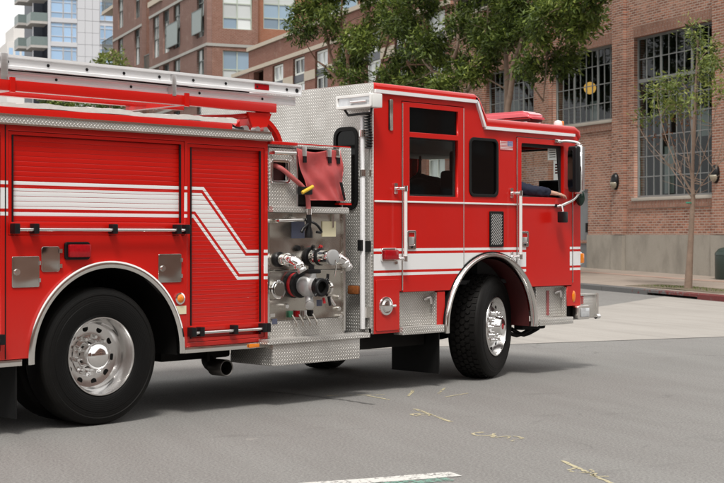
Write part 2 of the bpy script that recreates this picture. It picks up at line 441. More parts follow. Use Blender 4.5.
def marking_mat(name, col, wear):
    t = NT(name); v = t.coord(); f = t.noise(v, 26, 5, .7); g = t.noise(v, 3, 3)
    m = t.ramp(t.math('ADD', f, t.math('MULTIPLY', t.math('SUBTRACT', g, .5), .5)), [(wear - .06, (0, 0, 0)), (wear + .06, (1, 1, 1))])
    p = t.bsdf(col, .75, 0, t.bump(f, .4, .003), spec=.3); tr = t.n('BsdfTransparent'); mx = t.n('MixShader')
    t.l(t.math('MULTIPLY', m, .88), mx.inputs[0]); t.l(tr.outputs[0], mx.inputs[1]); t.l(p.outputs[0], mx.inputs[2]); t.l(mx.outputs[0], t.out.inputs[0]); return t.m
M_LINE = marking_mat('worn_white_line', (.62, .61, .58), .40)
M_GLINE = marking_mat('worn_green_line', (.18, .33, .27), .50)
M_YMARK = marking_mat('yellow_survey_paint', (.48, .43, .28), .465)
def road_strip(name, x0, x1, y0, y1, mat, ny=12):
    bm = BM()
    rows = [[bm.verts.new((x + random.uniform(-.008, .008), y0 + (y1 - y0) * i / ny, .005)) for x in (x0, x1)] for i in range(ny + 1)]
    for i in range(ny): bm.faces.new((rows[i][0], rows[i][1], rows[i + 1][1], rows[i + 1][0]))
    bmesh.ops.recalc_face_normals(bm, faces=bm.faces[:])
    return obj(name, bm, mat, ROAD)
road_strip('lane_line', 23.53, 23.685, -27, -20.04, M_LINE, 40)
road_strip('green_edge_line', 23.69, 23.80, -27, -20.15, M_GLINE, 40)
def to_street(x, y):
    dx, dy = x - STREET[0][0], y - STREET[0][1]; c, s = math.cos(STREET[1]), math.sin(STREET[1])
    return (dx * c + dy * s, -dx * s + dy * c)
def stroke(name, pts, w):
    bm = BM(); p = [Vector((*to_street(*q), .003)) for q in pts]; prev = None
    for i, q in enumerate(p):
        d = (p[min(i + 1, len(p) - 1)] - p[max(i - 1, 0)]).normalized(); nrm = Vector((-d.y, d.x, 0)) * (w / 2 * random.uniform(.75, 1.2))
        cur = (bm.verts.new(q - nrm), bm.verts.new(q + nrm))
        if prev: bm.faces.new((prev[0], cur[0], cur[1], prev[1]))
        prev = cur
    bmesh.ops.recalc_face_normals(bm, faces=bm.faces[:])
    return obj(name, bm, M_YMARK, ROAD)
def line_pts(a, b, n=10): return [(a[0] + (b[0] - a[0]) * i / n + random.uniform(-.006, .006), a[1] + (b[1] - a[1]) * i / n + random.uniform(-.006, .006)) for i in range(n + 1)]
stroke('survey_mark', line_pts((2.52, -.99), (2.12, -1.733)), .035)
stroke('survey_mark', line_pts((1.213, -3.471), (.70, -4.25), 14), .03)
stroke('survey_mark', line_pts((2.93, -.03), (2.83, -.40), 6), .03)
stroke('survey_mark', line_pts((3.10, -.08), (2.66, .22), 6), .025)
def squiggle(cx, cy, r, turns, dx, dy, w=.022):
    pts = []
    for i in range(int(18 * turns)):
        a = i / 18 * 2 * math.pi
        pts.append((cx + dx * i / (18 * turns) + r * math.cos(a) * (1 + .3 * math.sin(3 * a)), cy + dy * i / (18 * turns) + r * .8 * math.sin(a)))
    return stroke('survey_mark', pts, w)
for p_ in ([(2.33, -1.22), (2.25, -1.20), (2.20, -1.28), (2.25, -1.36), (2.33, -1.33), (2.31, -1.26), (2.24, -1.28)],
           [(1.86, -2.28), (1.76, -2.26), (1.70, -2.36), (1.78, -2.42), (1.86, -2.38)], [(1.80, -2.44), (1.70, -2.50), (1.84, -2.54), (1.72, -2.60)], [(1.86, -2.56), (1.82, -2.68), (1.70, -2.66), (1.66, -2.72)],
           [(1.05, -3.70), (.95, -3.72), (.92, -3.80), (1.0, -3.86), (1.06, -3.80)], [(.98, -3.90), (.88, -3.94), (.94, -4.02)]):
    stroke('survey_mark', [tuple(q[:2]) for q in smoothpts([(a, b, 0) for a, b in p_], 4)], .026)
stroke('survey_mark', line_pts((3.55, -.02), (3.15, -.33), 6), .03); stroke('survey_mark', line_pts((3.9, -.1), (3.5, -.38), 6), .024); stroke('survey_mark', line_pts((3.72, -.55), (3.35, -.60), 5), .024)

M_CRACK = simple('crack_tar', (.10, .097, .093), .7, var=.3, vs=20)
def crack(pts, w):
    rg = random.Random(len(pts) + int(pts[0][0] * 10)); P_ = []
    for a, b in zip(pts[:-1], pts[1:]):
        n_ = 9
        for k in range(n_): P_.append((a[0] + (b[0] - a[0]) * k / n_ + rg.uniform(-.022, .022), a[1] + (b[1] - a[1]) * k / n_ + rg.uniform(-.022, .022)))
    o = stroke('crack', P_, w); o.data.materials.clear(); o.data.materials.append(M_CRACK); o.location.z = -.0012; return o
CRK = [([(2.51, 0.94), (2.53, 0.57), (2.56, 0.2), (2.54, -0.2), (2.49, -0.56)], 0.042)]
for p_, w_ in CRK: crack(p_, w_)

def kerb_mat():
    t = NT('kerb_stone'); v = t.coord(); x, y, z = t.sep(v); f = t.noise(v, 7, 6, .7); g = t.noise(v, 30, 4)
    base = t.mix(g, (.055, .055, .055), (.14, .135, .13))
    red = t.mix(g, (.07, .013, .012), (.17, .024, .022))
    inred = t.math('GREATER_THAN', x, 2.55)
    wear = t.ramp(t.math('ADD', f, t.math('MULTIPLY', t.math('SUBTRACT', x, 4.2), .085)), [(.50, (0, 0, 0)), (.58, (1, 1, 1))])
    c = t.mix(t.math('MULTIPLY', inred, wear), base, red)
    t.bsdf(c, .75, 0, t.bump(g, .4, .006)); return t.m
M_KERB = kerb_mat()
KERB = empty('kerb'); street_place(KERB); KERB['kind'] = 'structure'
def kerb_piece(x0, x1, drain=False):
    bm = BM(); n = max(1, int((x1 - x0) / 2)); zt = lambda x: walk_z(x, -5)
    for i in range(n):
        a, b = x0 + (x1 - x0) * i / n, x0 + (x1 - x0) * (i + 1) / n
        lo = (lambda x: zt(x) - .075) if drain else (lambda x: zt(x) - .30)
        P = [(-5.0, lo), (-4.80, lo), (-4.80, lambda x: zt(x) + .003), (-4.975, zt), (-5.0, lambda x: zt(x) - .02)]
        va = [bm.verts.new((a, y, z(a))) for y, z in P]; vb = [bm.verts.new((b, y, z(b))) for y, z in P]
        for k in range(5): bm.faces.new((va[k], vb[k], vb[(k + 1) % 5], va[(k + 1) % 5]))
        if i == 0: bm.faces.new(va)
        if i == n - 1: bm.faces.new(vb[::-1])
    bmesh.ops.recalc_face_normals(bm, faces=bm.faces[:])
    return obj('kerb_stone', bm, M_KERB, KERB)
kx = [-120, -60] + frange(-40, -2, 2.0) + [0.1, 1.9, 3.85, 5.75, 7.6, 9.4, 11.2, 13, 15, 40]
for a, b in zip(kx[:-1], kx[1:]): kerb_piece(a + .006, b - .006, drain=(a == 3.85))
bm = BM(); abox(bm, 3.80, 5.80, -4.79, -4.3, -.2, .17); obj('drain_inlet', bm, M_UNDER, KERB)

WX = [-400, -120, -80] + frange(-60, 14, 1.0) + [20, 60]
WALK = sheet(WX, [-4.802, -4.0, -3.2, -2.4, -1.6, -.8, 0.05, .6], lambda x, y: walk_z(x, y), M_WALK, 'pavement')
def bricky(name, axis, c1, c2, c3, mortar, bw=.215, rh=.075, ms=.011, var=.5, bump=.012, vert=False):
    t = NT(name); v = t.coord(); x, y, z = t.sep(v)
    a = x if axis == 'x' else y
    vec = t.comb(z, a) if vert else t.comb(a, z)
    if axis == 'z': vec = t.comb(x, y)
    b = t.n('TexBrick'); t.l(vec, b.inputs['Vector']); b.inputs['Scale'].default_value = 1
    b.inputs['Brick Width'].default_value = bw; b.inputs['Row Height'].default_value = rh
    b.inputs['Mortar Size'].default_value = ms; b.inputs['Mortar Smooth'].default_value = .3; b.inputs['Bias'].default_value = -.1
    for k, c in (('Color1', c1), ('Color2', c2), ('Mortar', mortar)): b.inputs[k].default_value = (*c, 1)
    big = t.noise(vec, .7, 6, .65); fine = t.noise(vec, 9, 4)
    c = t.mix(t.math('MULTIPLY', t.ramp(big, [(.38, (0, 0, 0)), (.68, (1, 1, 1))]), var), b.outputs['Color'], c3)
    c = t.mix(t.math('MULTIPLY', t.ramp(fine, [(.55, (0, 0, 0)), (.75, (1, 1, 1))]), .35), c, tuple(q * .5 for q in c1))
    eff = t.ramp(t.noise(vec, 1.7, 8, .7), [(.56, (0, 0, 0)), (.74, (1, 1, 1))]); c = t.mix(t.math('MULTIPLY', eff, .30), c, (.50, .42, .36))
    soot = t.ramp(t.noise(t.map(vec, loc=(3, 7, 0), sc=(1, .35, 1)), 1.1, 7, .65), [(.54, (0, 0, 0)), (.78, (1, 1, 1))]); c = t.mix(t.math('MULTIPLY', soot, .45), c, tuple(q * .45 for q in c1))
    h = t.math('SUBTRACT', t.math('MULTIPLY', fine, .3), b.outputs['Fac'])
    t.bsdf(c, .9, 0, t.bump(h, .6, bump), spec=.2); return t.m
M_PAVER = bricky('brick_pavers', 'z', (.34, .20, .15), (.38, .24, .19), (.38, .31, .26), (.30, .27, .24), .21, .105)
sheet(frange(-40, 12, 2), [-1.75, -1.55, -1.35], lambda x, y: walk_z(x, y) + .005, M_PAVER, 'brick_paving_band')

# ------------------------------------------------------------------ brick warehouse on the right
def bldg(name, label, cat='building'):
    e = empty(name); street_place(e); return tag(e, label, cat)
WH = bldg('brick_warehouse', 'old red brick warehouse with tall multi-pane steel windows and concrete base')
M_BR = bricky('warehouse_brick', 'x', (.18, .068, .044), (.42, .185, .12), (.42, .255, .19), (.39, .325, .275), var=.50, ms=.014)
M_BRS = bricky('soldier_course_brick', 'x', (.23, .10, .068), (.30, .145, .10), (.32, .19, .14), (.28, .235, .20), .215, .075, vert=True, var=.4)
M_BASE = concrete('cast_concrete_base', (.25, .225, .19), (.39, .355, .305), (.7, .7, .35), .6)
M_SILL = simple('stone_sill', (.40, .36, .31), .8, var=.15)
M_FRAME = simple('grey_steel_frame', (.20, .205, .20), .55, var=.12, vs=3)
W1 = (-4.06, -.22, 2.58, 7.38); W2 = (-8.76, -5.14, 5.03, 7.36); W3 = (-13.40, -9.87, 5.03, 7.32); W4 = (.75, 4.7, 2.5, 7.38)
plate('wall', rect(-16.2, 9, 1.2, 9.6), [rect(*w) for w in (W1, W2, W3, W4)] + [rect(-7.92, -6.62, 1.3, 2.92)], 0, .38, M_BR, WH)
for a, b in ((-16.2, -7.92), (-6.62, 9)):
    zt = 1.475
    bm = BM(); prism(bm, [(a, -.4), (b, -.4), (b, zt), (a, zt)], 'y', -.05, .3); obj('concrete_plinth', bm, M_BASE, WH)
bm = BM(); prism(bm, [(-7.92, 1.2), (-7.92, 1.3), (-6.62, 1.3), (-6.62, 1.2)], 'y', .02, .3); bm.free()
for a, b in ((-5.14 + .06, -4.47), (-.16, .62), (-9.82, -8.85), (-14.4, -13.5), (4.8, 5.5)):
    p = box('pilaster', a, b, -.115, -.002, 1.478, 9.6, M_BR, WH)
    if a > -8: box('plinth_pier', a, b, -.16, -.052, -.3, 1.46, M_BASE, WH)
for w in (W1, W2, W3, W4):
    box('lintel_course', w[0] - .02, w[1] + .06, -.012, .02, w[3] + .002, w[3] + .33, M_BRS, WH)
    box('sill', w[0] - .05, w[1] + .05, -.07, .2, w[2] - .10, w[2] - .002, M_SILL, WH, .01)
    if w[2] < 4: box('brick_sill_course', w[0] - .25, w[1] + .04, -.045, -.003, w[2] - .32, w[2] - .103, M_BRS, WH)
box('brick_sill_course', -8.8, -5.1, -.045, -.003, 4.70, 4.925, M_BRS, WH)
PANE_CACHE = {}
def pane(parent, x0, x1, z0, z1, mat, y, name='pane'):
    key = (round(x1 - x0, 2), round(z1 - z0, 2), mat.name)
    if key not in PANE_CACHE:
        w, h = x1 - x0, z1 - z0
        PANE_CACHE[key] = abox(BM(), -w / 2, w / 2, -.004, .004, -h / 2, h / 2)
        me = bpy.data.meshes.new('pane'); PANE_CACHE[key].to_mesh(me); PANE_CACHE[key].free(); me.materials.append(mat); PANE_CACHE[key] = me
    o = bpy.data.objects.new(name, PANE_CACHE[key]); o.location = ((x0 + x1) / 2, y + random.uniform(-.004, .004), (z0 + z1) / 2)
    o.rotation_euler = (random.uniform(-.012, .012), 0, random.uniform(-.012, .012)); return link(o, parent)
def big_window(w, rows, cols=(3, 4, 3), transom=None):
    x0, x1, z0, z1 = w
    f = plate('window', rect(x0, x1, z0, z1), [rect(x0 + .06, x1 - .06, z0 + .06, z1 - .07)], .12, .19, M_FRAME, WH)
    W_ = x1 - x0 - .12; tot = sum(cols); edges = []; x = x0 + .06
    mains = []
    for ci, c in enumerate(cols):
        for k in range(c):
            xa = x; x += W_ / tot; edges.append((xa, x))
            if not (ci == len(cols) - 1 and k == c - 1):
                main = (k == c - 1); hw = .035 if main else .014
                box('mullion', x - hw, x + hw, .125 if main else .14, .185 if main else .175, z0 + .06, z1 - .07, M_FRAME, f)
    zs = [z0 + .06] + rows + [z1 - .07]
    for i, z in enumerate(rows):
        th = .055 if (transom is not None and i == transom) else .014
        for a, b in edges: pass
        box('glazing_bar', x0 + .06, x1 - .06, .118 if th > .02 else .146, .192 if th > .02 else .172, z - th, z + th, M_FRAME, f)
    for a, b in edges:
        for za, zb in zip(zs[:-1], zs[1:]): pane(f, a + .004, b - .004, za + .004, zb - .004, M_GWIN, .158)
    return f
big_window(W1, [3.20, 3.80, 4.40, 4.98, 5.52, 6.07, 6.72], transom=5)
big_window(W2, [5.60, 6.20, 6.80]); big_window(W3, [5.60, 6.18, 6.76])
big_window(W4, [3.20, 3.80, 4.40, 4.98, 5.52, 6.07, 6.72], transom=5)
# rooms behind the windows: floor, back wall, end walls, ceiling, blinds
M_ROOM = simple('dim_interior', (.085, .10, .088), .9, var=.5, vs=.8)
M_ROOMF = simple('dim_interior_floor', (.10, .09, .08), .9, var=.3, vs=.8)
box('interior_back_wall', -16, 9, 5.5, 5.7, .3, 9.5, M_ROOM, WH); box('interior_floor', -16, 9, .4, 5.4, .2, .3, M_ROOMF, WH)
box('roof', -16.2, 9, .385, 12, 9.35, 9.55, M_ROOM, WH); box('end_wall', -16.2, -15.9, .385, 12, 0, 9.34, M_BR, WH); box('end_wall', 8.7, 9, .385, 12, 0, 9.34, M_BR, WH)
box('coping', -16.25, 9.05, -.06, .5, 9.605, 9.75, M_SILL, WH)
M_BLIND = simple('pale_blind', (.42, .44, .42), .8, var=.2, vs=2)
for a, b, z0, z1 in ((-3.5, -3.05, 2.7, 4.1), (-3.35, -3.1, 2.7, 3.2), (-1.9, -1.3, 4.3, 5.1), (-12.9, -12.2, 5.1, 6.3), (-10.9, -10.5, 5.1, 6.4), (-7.6, -7.1, 5.1, 5.8)):
    box('blind', a, b, .7, .72, z0, z1, M_BLIND, WH)
# grey service door beside the engine's nose
DR = box('door', -7.86, -6.68, .12, .18, .30, 2.86, simple('grey_door_paint', (.17, .175, .18), .5), WH)
plate('door_frame', rect(-7.92, -6.62, .25, 2.92), [rect(-7.85, -6.69, .26, 2.85)], .05, .2, simple('dark_grey_paint', (.10, .105, .11), .5), WH)
box('door_handle', -6.86, -6.80, .05, .12, 1.55, 1.85, M_BLK, DR)
def wall_lamp(x, z, label):
    e = empty('wall_lamp'); e.location = Matrix.Rotation(STREET[1], 3, 'Z') @ Vector((x, -.12, z)) + Vector(STREET[0]); e.rotation_euler = (0, 0, STREET[1])
    tag(e, label, 'wall lamp', 'round bulkhead lamps on the warehouse piers')
    bm = BM(); bmesh.ops.create_uvsphere(bm, u_segments=24, v_segments=14, radius=1)
    for v in bm.verts: v.co = Vector((v.co.x * .16, -max(0, -v.co.y) * .17 if v.co.y < 0 else 0, v.co.z * .26))
    obj('housing', bm, M_BLK, e, sm=60)
    bm = BM(); bmesh.ops.create_uvsphere(bm, u_segments=24, v_segments=14, radius=1)
    for v in bm.verts: v.co = Vector((v.co.x * .150, min(0, v.co.y) * .190 - (.006 if v.co.y < 0 else 0), min(0, v.co.z) * .215 - .03))
    obj('lens', bm, simple('frosted_lens', (.33, .29, .22), .3), e, sm=60)
wall_lamp(-4.85, 3.10, 'oval black bulkhead lamp on the brick pier left of the tall window')
wall_lamp(.03, 3.13, 'oval black bulkhead lamp on the brick pier right of the tall window')
t = NT('lit_globe'); t.bsdf((.9, .6, .2), .5, emit=(1, .50, .11), estr=.5); M_GLOBE = t.m
g = empty('globe_lamp'); g.location = Matrix.Rotation(STREET[1], 3, 'Z') @ Vector((-7.92, .9, 6.29)) + Vector(STREET[0]); g.rotation_euler = (0, 0, STREET[1])
tag(g, 'glowing yellow globe lamp hanging inside the warehouse window above the cab', 'lamp')
bm = BM(); bmesh.ops.create_uvsphere(bm, u_segments=24, v_segments=16, radius=.20); obj('globe', bm, M_GLOBE, g, sm=80)
tubeo('pendant_rod', [(0, 0, .24), (0, 0, 2.9)], .012, M_BLK, g)

# ------------------------------------------------------------------ low brick building beyond it
LB = bldg('low_brick_building', 'low brick building with pale stone bands and gridded windows beyond the warehouse')
M_BR2 = bricky('brown_brick', 'x', (.200, .078, .056), (.229, .100, .074), (.237, .118, .089), (.222, .163, .133), var=.4, ms=.012, bump=.008)
M_BR2Y = bricky('brown_brick_side', 'y', (.222, .089, .063), (.252, .111, .081), (.244, .126, .096), (.222, .163, .133), var=.4, ms=.012, bump=.008)
M_STONE = simple('cream_stone', (.44, .385, .31), .8, var=.1)
M_WFR = simple('white_window_frame', (.66, .68, .64), .5, var=.05)
M_SPAN = simple('dark_spandrel', (.05, .055, .07), .4, var=.2)
def far_pane(name, col, var=.3, vs=1.2):
    t = NT(name); v = t.coord(kind='Generated'); ob = t.n('ObjectInfo')
    f = t.noise(v, vs, 2)
    c = t.mix(t.math('MULTIPLY', ob.outputs['Random'], .75), tuple(q * (1 - var) for q in col), tuple(min(1, q * (1 + var)) for q in col))
    t.bsdf(c, .08, 0, None, spec=.5); return t.m
M_FP = far_pane('window_pane_blinds_sky', (.56, .59, .59), .35)  # pale colour stands for blinds and a painted sky reflection
M_FPB = far_pane('window_pane_bluish', (.24, .33, .42), .35)
M_FPD = far_pane('window_pane_dark', (.06, .07, .075), .5)
wins = [-39.75 + 3.05 * i for i in range(8)]
holes = []
for i, x in enumerate(wins): holes.append(rect(x, x + 1.62, 3.0, 10.2))
plate('wall', rect(-40.6, -16.3, 0, 11.4), holes, 0, .3, M_BR2, LB)
box('parapet_coping', -40.68, -16.3, -.1, .4, 11.405, 11.60, M_STONE, LB); box('stone_band', -43.5, -16.3, -.07, -.003, 10.28, 10.48, M_STONE, LB)
box('wing_wall', -43.5, -40.65, 0, .3, 0, 10.27, M_BR2, LB)
box('roof_slab', -40.6, -16.3, .31, 14, 11.0, 11.15, M_STONE, LB); box('end_wall', -40.6, -40.3, .31, 14, 0, 10.99, M_BR2Y, LB)
box('interior_back_wall', -40, -16.4, 2.0, 2.2, 0, 10.9, M_ROOM, LB)
for i, x in enumerate(wins):
    for z0, z1 in ((3.05, 4.5), (5.0, 6.6), (7.3, 8.98), (9.36, 10.17)):
        if i == 0 and z1 > 9: continue
        f = plate('window', rect(x + .05, x + 1.57, z0, z1), [rect(x + .13, x + .78, z0 + .09, z1 - .09), rect(x + .84, x + 1.49, z0 + .09, z1 - .09)], .10, .17, M_WFR, LB)
        for a, b in ((x + .13, x + .78), (x + .84, x + 1.49)): pane(f, a - .01, b + .01, z0 + .08, z1 - .08, M_FP if (i * 7 + int(z0 * 3)) % 3 else M_FPD, .15)
    box('spandrel', x + .02, x + 1.60, .06, .12, 8.99, 9.34, M_SPAN, LB)
    box('stone_block', x + 1.63, x + 3.04, -.03, -.002, 8.93, 9.38, M_STONE, LB)

# ------------------------------------------------------------------ corner apartment building
AP = bldg('apartment_building', 'tall brown brick corner apartment block with white gridded windows and stone bands')
M_BR3 = bricky('apartment_brick', 'x', (.163, .087, .070), (.190, .106, .087), (.198, .122, .103), (.198, .152, .133), var=.3, bump=.006)
M_BR3Y = bricky('apartment_brick_side', 'y', (.198, .087, .062), (.243, .114, .085), (.236, .125, .095), (.274, .213, .175), var=.3, bump=.006)
M_BAND = simple('pale_band', (.319, .312, .289), .8, var=.08)
M_GFR = simple('sage_window_frame', (.380, .426, .365), .5, var=.05)
M_DFR = simple('dark_window_frame', (.076, .091, .084), .5, var=.1)
lefts = [(-61.09, -59.46), (-58.43, -56.93), (-55.84, -54.30), (-50.53, -49.05)]
zs_ = [(1.0, 3.6), (4.4, 7.0), (7.4, 9.4), (9.9, 12.68), (13.4, 16.2), (17.2, 20.0)]
hl = [rect(a, b, z0, z1) for a, b in lefts for z0, z1 in zs_]
plate('street_wall', rect(-62.05, -48.40, 0, 21), hl, 0, .3, M_BR3, AP)
lw = [(-71.33, -69.73), (-66.23, -64.74)]; zl = [(7, 9.6), (10.3, 13.0), (13.5, 16.03), (16.8, 19.4)]
plate('street_wall', rect(-73.0, -64.06, 0, 24), [rect(a, b, z0, z1) for a, b in lw for z0, z1 in zl], 0, .3, M_BR3, AP)
box('recess_wall', -64.06, -62.05, 1.2, 1.5, 0, 22, M_BR3, AP); box('recess_return', -64.5, -64.07, .31, 1.19, 0, 23, M_BR3Y, AP); box('recess_return', -62.04, -61.7, .31, 1.19, 0, 20.5, M_BR3Y, AP)
box('end_wall', -77.6, -73.05, 1.6, 1.9, 0, 23, M_BR3, AP); box('end_return', -73.04, -72.7, .31, 1.6, 0, 23.5, M_BR3Y, AP)
sidew = [(.98, 2.84), (3.72, 5.80), (8.0, 10.0)]
zr = [(4.2, 6.4), (7.0, 9.4), (10.0, 12.5), (13.8, 16.6), (17.6, 20.2)]
plate('side_wall', rect(.31, 3.20, 0, 21), [rect(sidew[0][0], sidew[0][1], z0, z1) for z0, z1 in zr], -48.72, -48.40, M_BR3Y, AP, axis='x')
plate('side_wall', rect(3.21, 16, 0, 21), [rect(a, b, z0, z1) for a, b in sidew[1:] for z0, z1 in [(q0 + .22, q1 + .22) for q0, q1 in zr]], -49.35, -48.95, bricky('apartment_brick_warm', 'y', (.29, .105, .058), (.33, .13, .078), (.31, .145, .092), (.29, .20, .145), var=.3, bump=.006), AP, axis='x')
box('roof', -77, -49, .4, 16, 20.6, 20.9, M_BAND, AP); box('core', -76, -50.2, 2.2, 16, 0, 20.5, M_ROOM, AP)
for z in (9.5, 12.72, 16.22):
    box('stone_band', -61.95, -48.34, -.06, -.003, z, z + .17, M_BAND, AP)
    if z != 16.22: box('stone_band', -48.395, -48.34, .001, 3.2, z, z + .17, M_BAND, AP); box('stone_band', -48.945, -48.89, 3.22, 15.9, z, z + .17, M_BAND, AP)
box('stone_band', -72.9, -64.1, -.06, -.003, 16.05, 16.22, M_BAND, AP); box('parapet', -62.05, -58.6, -.12, -.003, 17.0, 17.35, M_STONE, AP)
def grid_window(par, a, b, z0, z1, axis, cols, rows, fm, pm, t0):
    w, h = (b - a), (z1 - z0); hs_ = []; fr = .07
    for i in range(cols):
        for (q0, q1) in rows:
            hs_.append(rect(a + fr + (w - fr) * i / cols, a + (w - fr) * (i + 1) / cols, z0 + h * q0 + fr * .5, z0 + h * q1 - fr * .5))
    f = plate('window', rect(a, b, z0, z1), hs_, t0, t0 + (.07 if axis == 'y' else -.07), fm, par, axis=axis)
    for hh in hs_:
        xa, xb, za, zb = hh[0][0], hh[1][0], hh[0][1], hh[2][1]
        m = random.choice(pm)
        if axis == 'y': pane(f, xa - .01, xb + .01, za - .01, zb + .01, m, t0 + .05)
        else:
            o = pane(f, xa - .01, xb + .01, za - .01, zb + .01, m, 0); o.location = (t0 - .05, (xa + xb) / 2, (za + zb) / 2); o.rotation_euler = (0, 0, R(90))
    return f
for a, b in lefts:
    for z0, z1 in zs_[2:]: grid_window(AP, a + .01, b - .01, z0 + .01, z1 - .01, 'y', 2, ((0.0, .45), (.45, .75), (.75, 1)), M_DFR, [M_FP, M_FP, M_FPD], .12)
for a, b in lw:
    for z0, z1 in zl: grid_window(AP, a + .01, b - .01, z0 + .01, z1 - .01, 'y', 2, ((0.0, .5), (.5, .8), (.8, 1)), M_DFR, [M_FP, M_FP, M_FPD], .12)
for j, (a, b) in enumerate(sidew):
    for z0, z1 in zr:
        dz = .22 if j else 0
        grid_window(AP, a + .01, b - .01, z0 + .01 + dz, z1 - .01 + dz, 'x', 2, ((0, .24), (.24, .55), (.55, 1)), M_GFR, [M_FP, M_FP, M_FPB], -48.50 if j == 0 else -49.05)
M_JUL = simple('frosted_balcony_glass', (.16, .20, .195), .35, var=.15, spec=.25)
for a, b, z0, z1 in ((-56.85, -54.25, 13.6, 15.0), (-50.95, -48.95, 13.66, 14.98)):
    bb = box('juliet_balcony', a, b, -.20, -.17, z0, z1, M_JUL, AP); plate('balcony_frame', rect(a - .05, b + .05, z0 - .05, z1 + .05), [rect(a, b, z0, z1)], -.21, -.16, M_DFR, AP)
    for x in (a + .1, b - .1): box('balcony_bracket', x - .04, x + .04, -.155, -.003, z0 - .04, z0 + .04, M_DFR, AP)
for x0, x1, zz in ((-64.0, -62.1, 12.9), (-77.4, -73.1, 15.6), (-77.4, -73.1, 19.0)):
    box('balcony_slab', x0, x1, .1, 1.18, zz - .25, zz, M_STONE, AP); box('balcony_rail', x0, x1, .1, .15, zz + 1.0, zz + 1.06, M_DFR, AP)
    for k in range(int((x1 - x0) / .22)): box('baluster', x0 + .1 + k * .22, x0 + .13 + k * .22, .11, .14, zz + .002, zz + .998, M_DFR, AP)

# ------------------------------------------------------------------ brick blocks added out of the frame, for windows and chrome to mirror
M_ROWB = bricky('row_brick', 'x', (.20, .10, .075), (.26, .14, .105), (.26, .17, .14), (.26, .2, .17), var=.3)
def row_block(x0, x1, y0, y1, h):
    e = empty('added_building_row'); street_place(e); e['kind'] = 'structure'
    bm = abox(BM(), x0, x1, y0, y1, -.3, h); obj('wall', bm, M_ROWB, e); box('coping', x0 - .15, x1 + .15, y0 - .15, y1 + .15, h + .002, h + .3, M_SILL, e)
    yf = y0 if y0 > -20 else y1; dy = -.03 if y0 > -20 else .03
    for k in range(int((x1 - x0) / 4)):
        for z in (1.2, 5.0, 8.4):
            if z + 2.3 < h: box('window', x0 + 1 + 4 * k, x0 + 3 + 4 * k, min(yf, yf + dy), max(yf, yf + dy), z, z + 2.2, M_GBLK, e)
    for k in range(int((y1 - y0) / 4)):
        for z in (1.2, 5.0, 8.4):
            if z + 2.3 < h: box('window', x0 - .03, x0, y0 + 1 + 4 * k, y0 + 3 + 4 * k, z, z + 2.2, M_GBLK, e)
row_block(33.5, 84, -2, 52, 15); row_block(44, 90, -62, -32, 12); row_block(98, 120, -31, 8, 17)

# ------------------------------------------------------------------ glass tower and a pale tower behind it
TW = bldg('glass_tower', 'white panelled high-rise tower with blue windows and stacked corner balconies', 'tower')
M_TWALL = simple('white_cladding', (.50, .505, .53), .5, var=.05, vs=.2)
M_TBLUE = far_pane('blue_tower_glass', (.30, .44, .62), .18)
M_TDK = simple('dark_recess', (.06, .07, .09), .5)
box('core', -160, -140.3, 9.2, 45, 0, 44, M_TWALL, TW)
box('core_side', -158, -145, 7.5, 9.19, 0, 43, M_TDK, TW)
pit = 2.94
for k in range(4, 15):
    z = 27.95 - 3 * pit + (k - 7) * pit
    if z < 18 or z > 42: continue
    # cladding panels, each its own slab
    for a, b in ((10.95, 11.9), (11.93, 12.8), (12.83, 13.7)):
        for h0, h1 in ((.02, 1.45), (1.48, 2.92)): box('cladding_panel', -140.28, -140.1, a, b, z + h0, z + h1, M_TWALL, TW)
    box('floor_edge', -140.28, -140.05, 7.4, 10.93, z - .38, z + .12, M_TWALL, TW)
    for g_, (a, b) in enumerate(((7.72, 9.2), (9.26, 10.25), (10.3, 10.9), (13.75, 14.35), (14.4, 15.4), (15.45, 16.4))):
        f = plate('window', rect(a, b, z + .13, z + 2.52), [rect(a + .06, b - .06, z + .2, z + .82), rect(a + .06, b - .06, z + .9, z + 2.05), rect(a + .06, b - .06, z + 2.11, z + 2.47)], -140.25, -140.15, M_TWALL, TW, axis='x')
        for z0, z1 in ((z + .2, z + .82), (z + .9, z + 2.05), (z + 2.11, z + 2.47)):
            o = pane(f, a + .05, b - .05, z0 - .01, z1 + .01, M_TBLUE, 0); o.location = (-140.21, (a + b) / 2, (z0 + z1) / 2); o.rotation_euler = (0, 0, R(90))
    for (y0, y1, x0, x1, dz) in ((5.3, 7.4, -143.2, -140.2, -.35), (4.9, 7.4, -150, -147, .35)):
        s_ = box('balcony_slab', x0, x1, y0, y1, z - .30 + dz, z + dz, simple('balcony_concrete', (.40, .38, .36), .8) if 'M_BCON' not in globals() else M_BCON, TW)
        M_BCON = s_.data.materials[0]
        box('balcony_glass', x1 - .05, x1, y0, y1, z + dz + .01, z + dz + 1.05, M_JUL, TW)
        box('balcony_side_glass', x0, x1 - .06, y0, y0 + .05, z + dz + .01, z + dz + 1.05, M_JUL, TW)
box('corner_column', -140.3, -140.0, 7.36, 7.68, 0, 44, M_TWALL, TW); box('recess_back', -144.8, -144.5, 6.4, 7.49, 0, 43, M_TDK, TW)
box('side_wall', -146.5, -145.1, 6.6, 7.49, 0, 44, M_TWALL, TW)
PT = bldg('distant_tower', 'small hazy pale tower far behind the glass tower', 'tower')
M_PALE = simple('hazy_cladding', (.62, .60, .58), .8, var=.03)
box('shaft', -275, -260, 20.9, 30, 0, 41.2, M_PALE, PT); box('upper_shaft', -272, -261, 22.4, 30, 41.21, 44.7, M_PALE, PT)
for k in range(5):
    for y in (21.3, 22.6, 23.9):
        o = pane(PT, 0, .8, 0, 1.6, M_TBLUE, 0, 'window'); o.location = (-259.95, y + .4, 31.2 + 2.0 * k); o.rotation_euler = (0, 0, R(90))

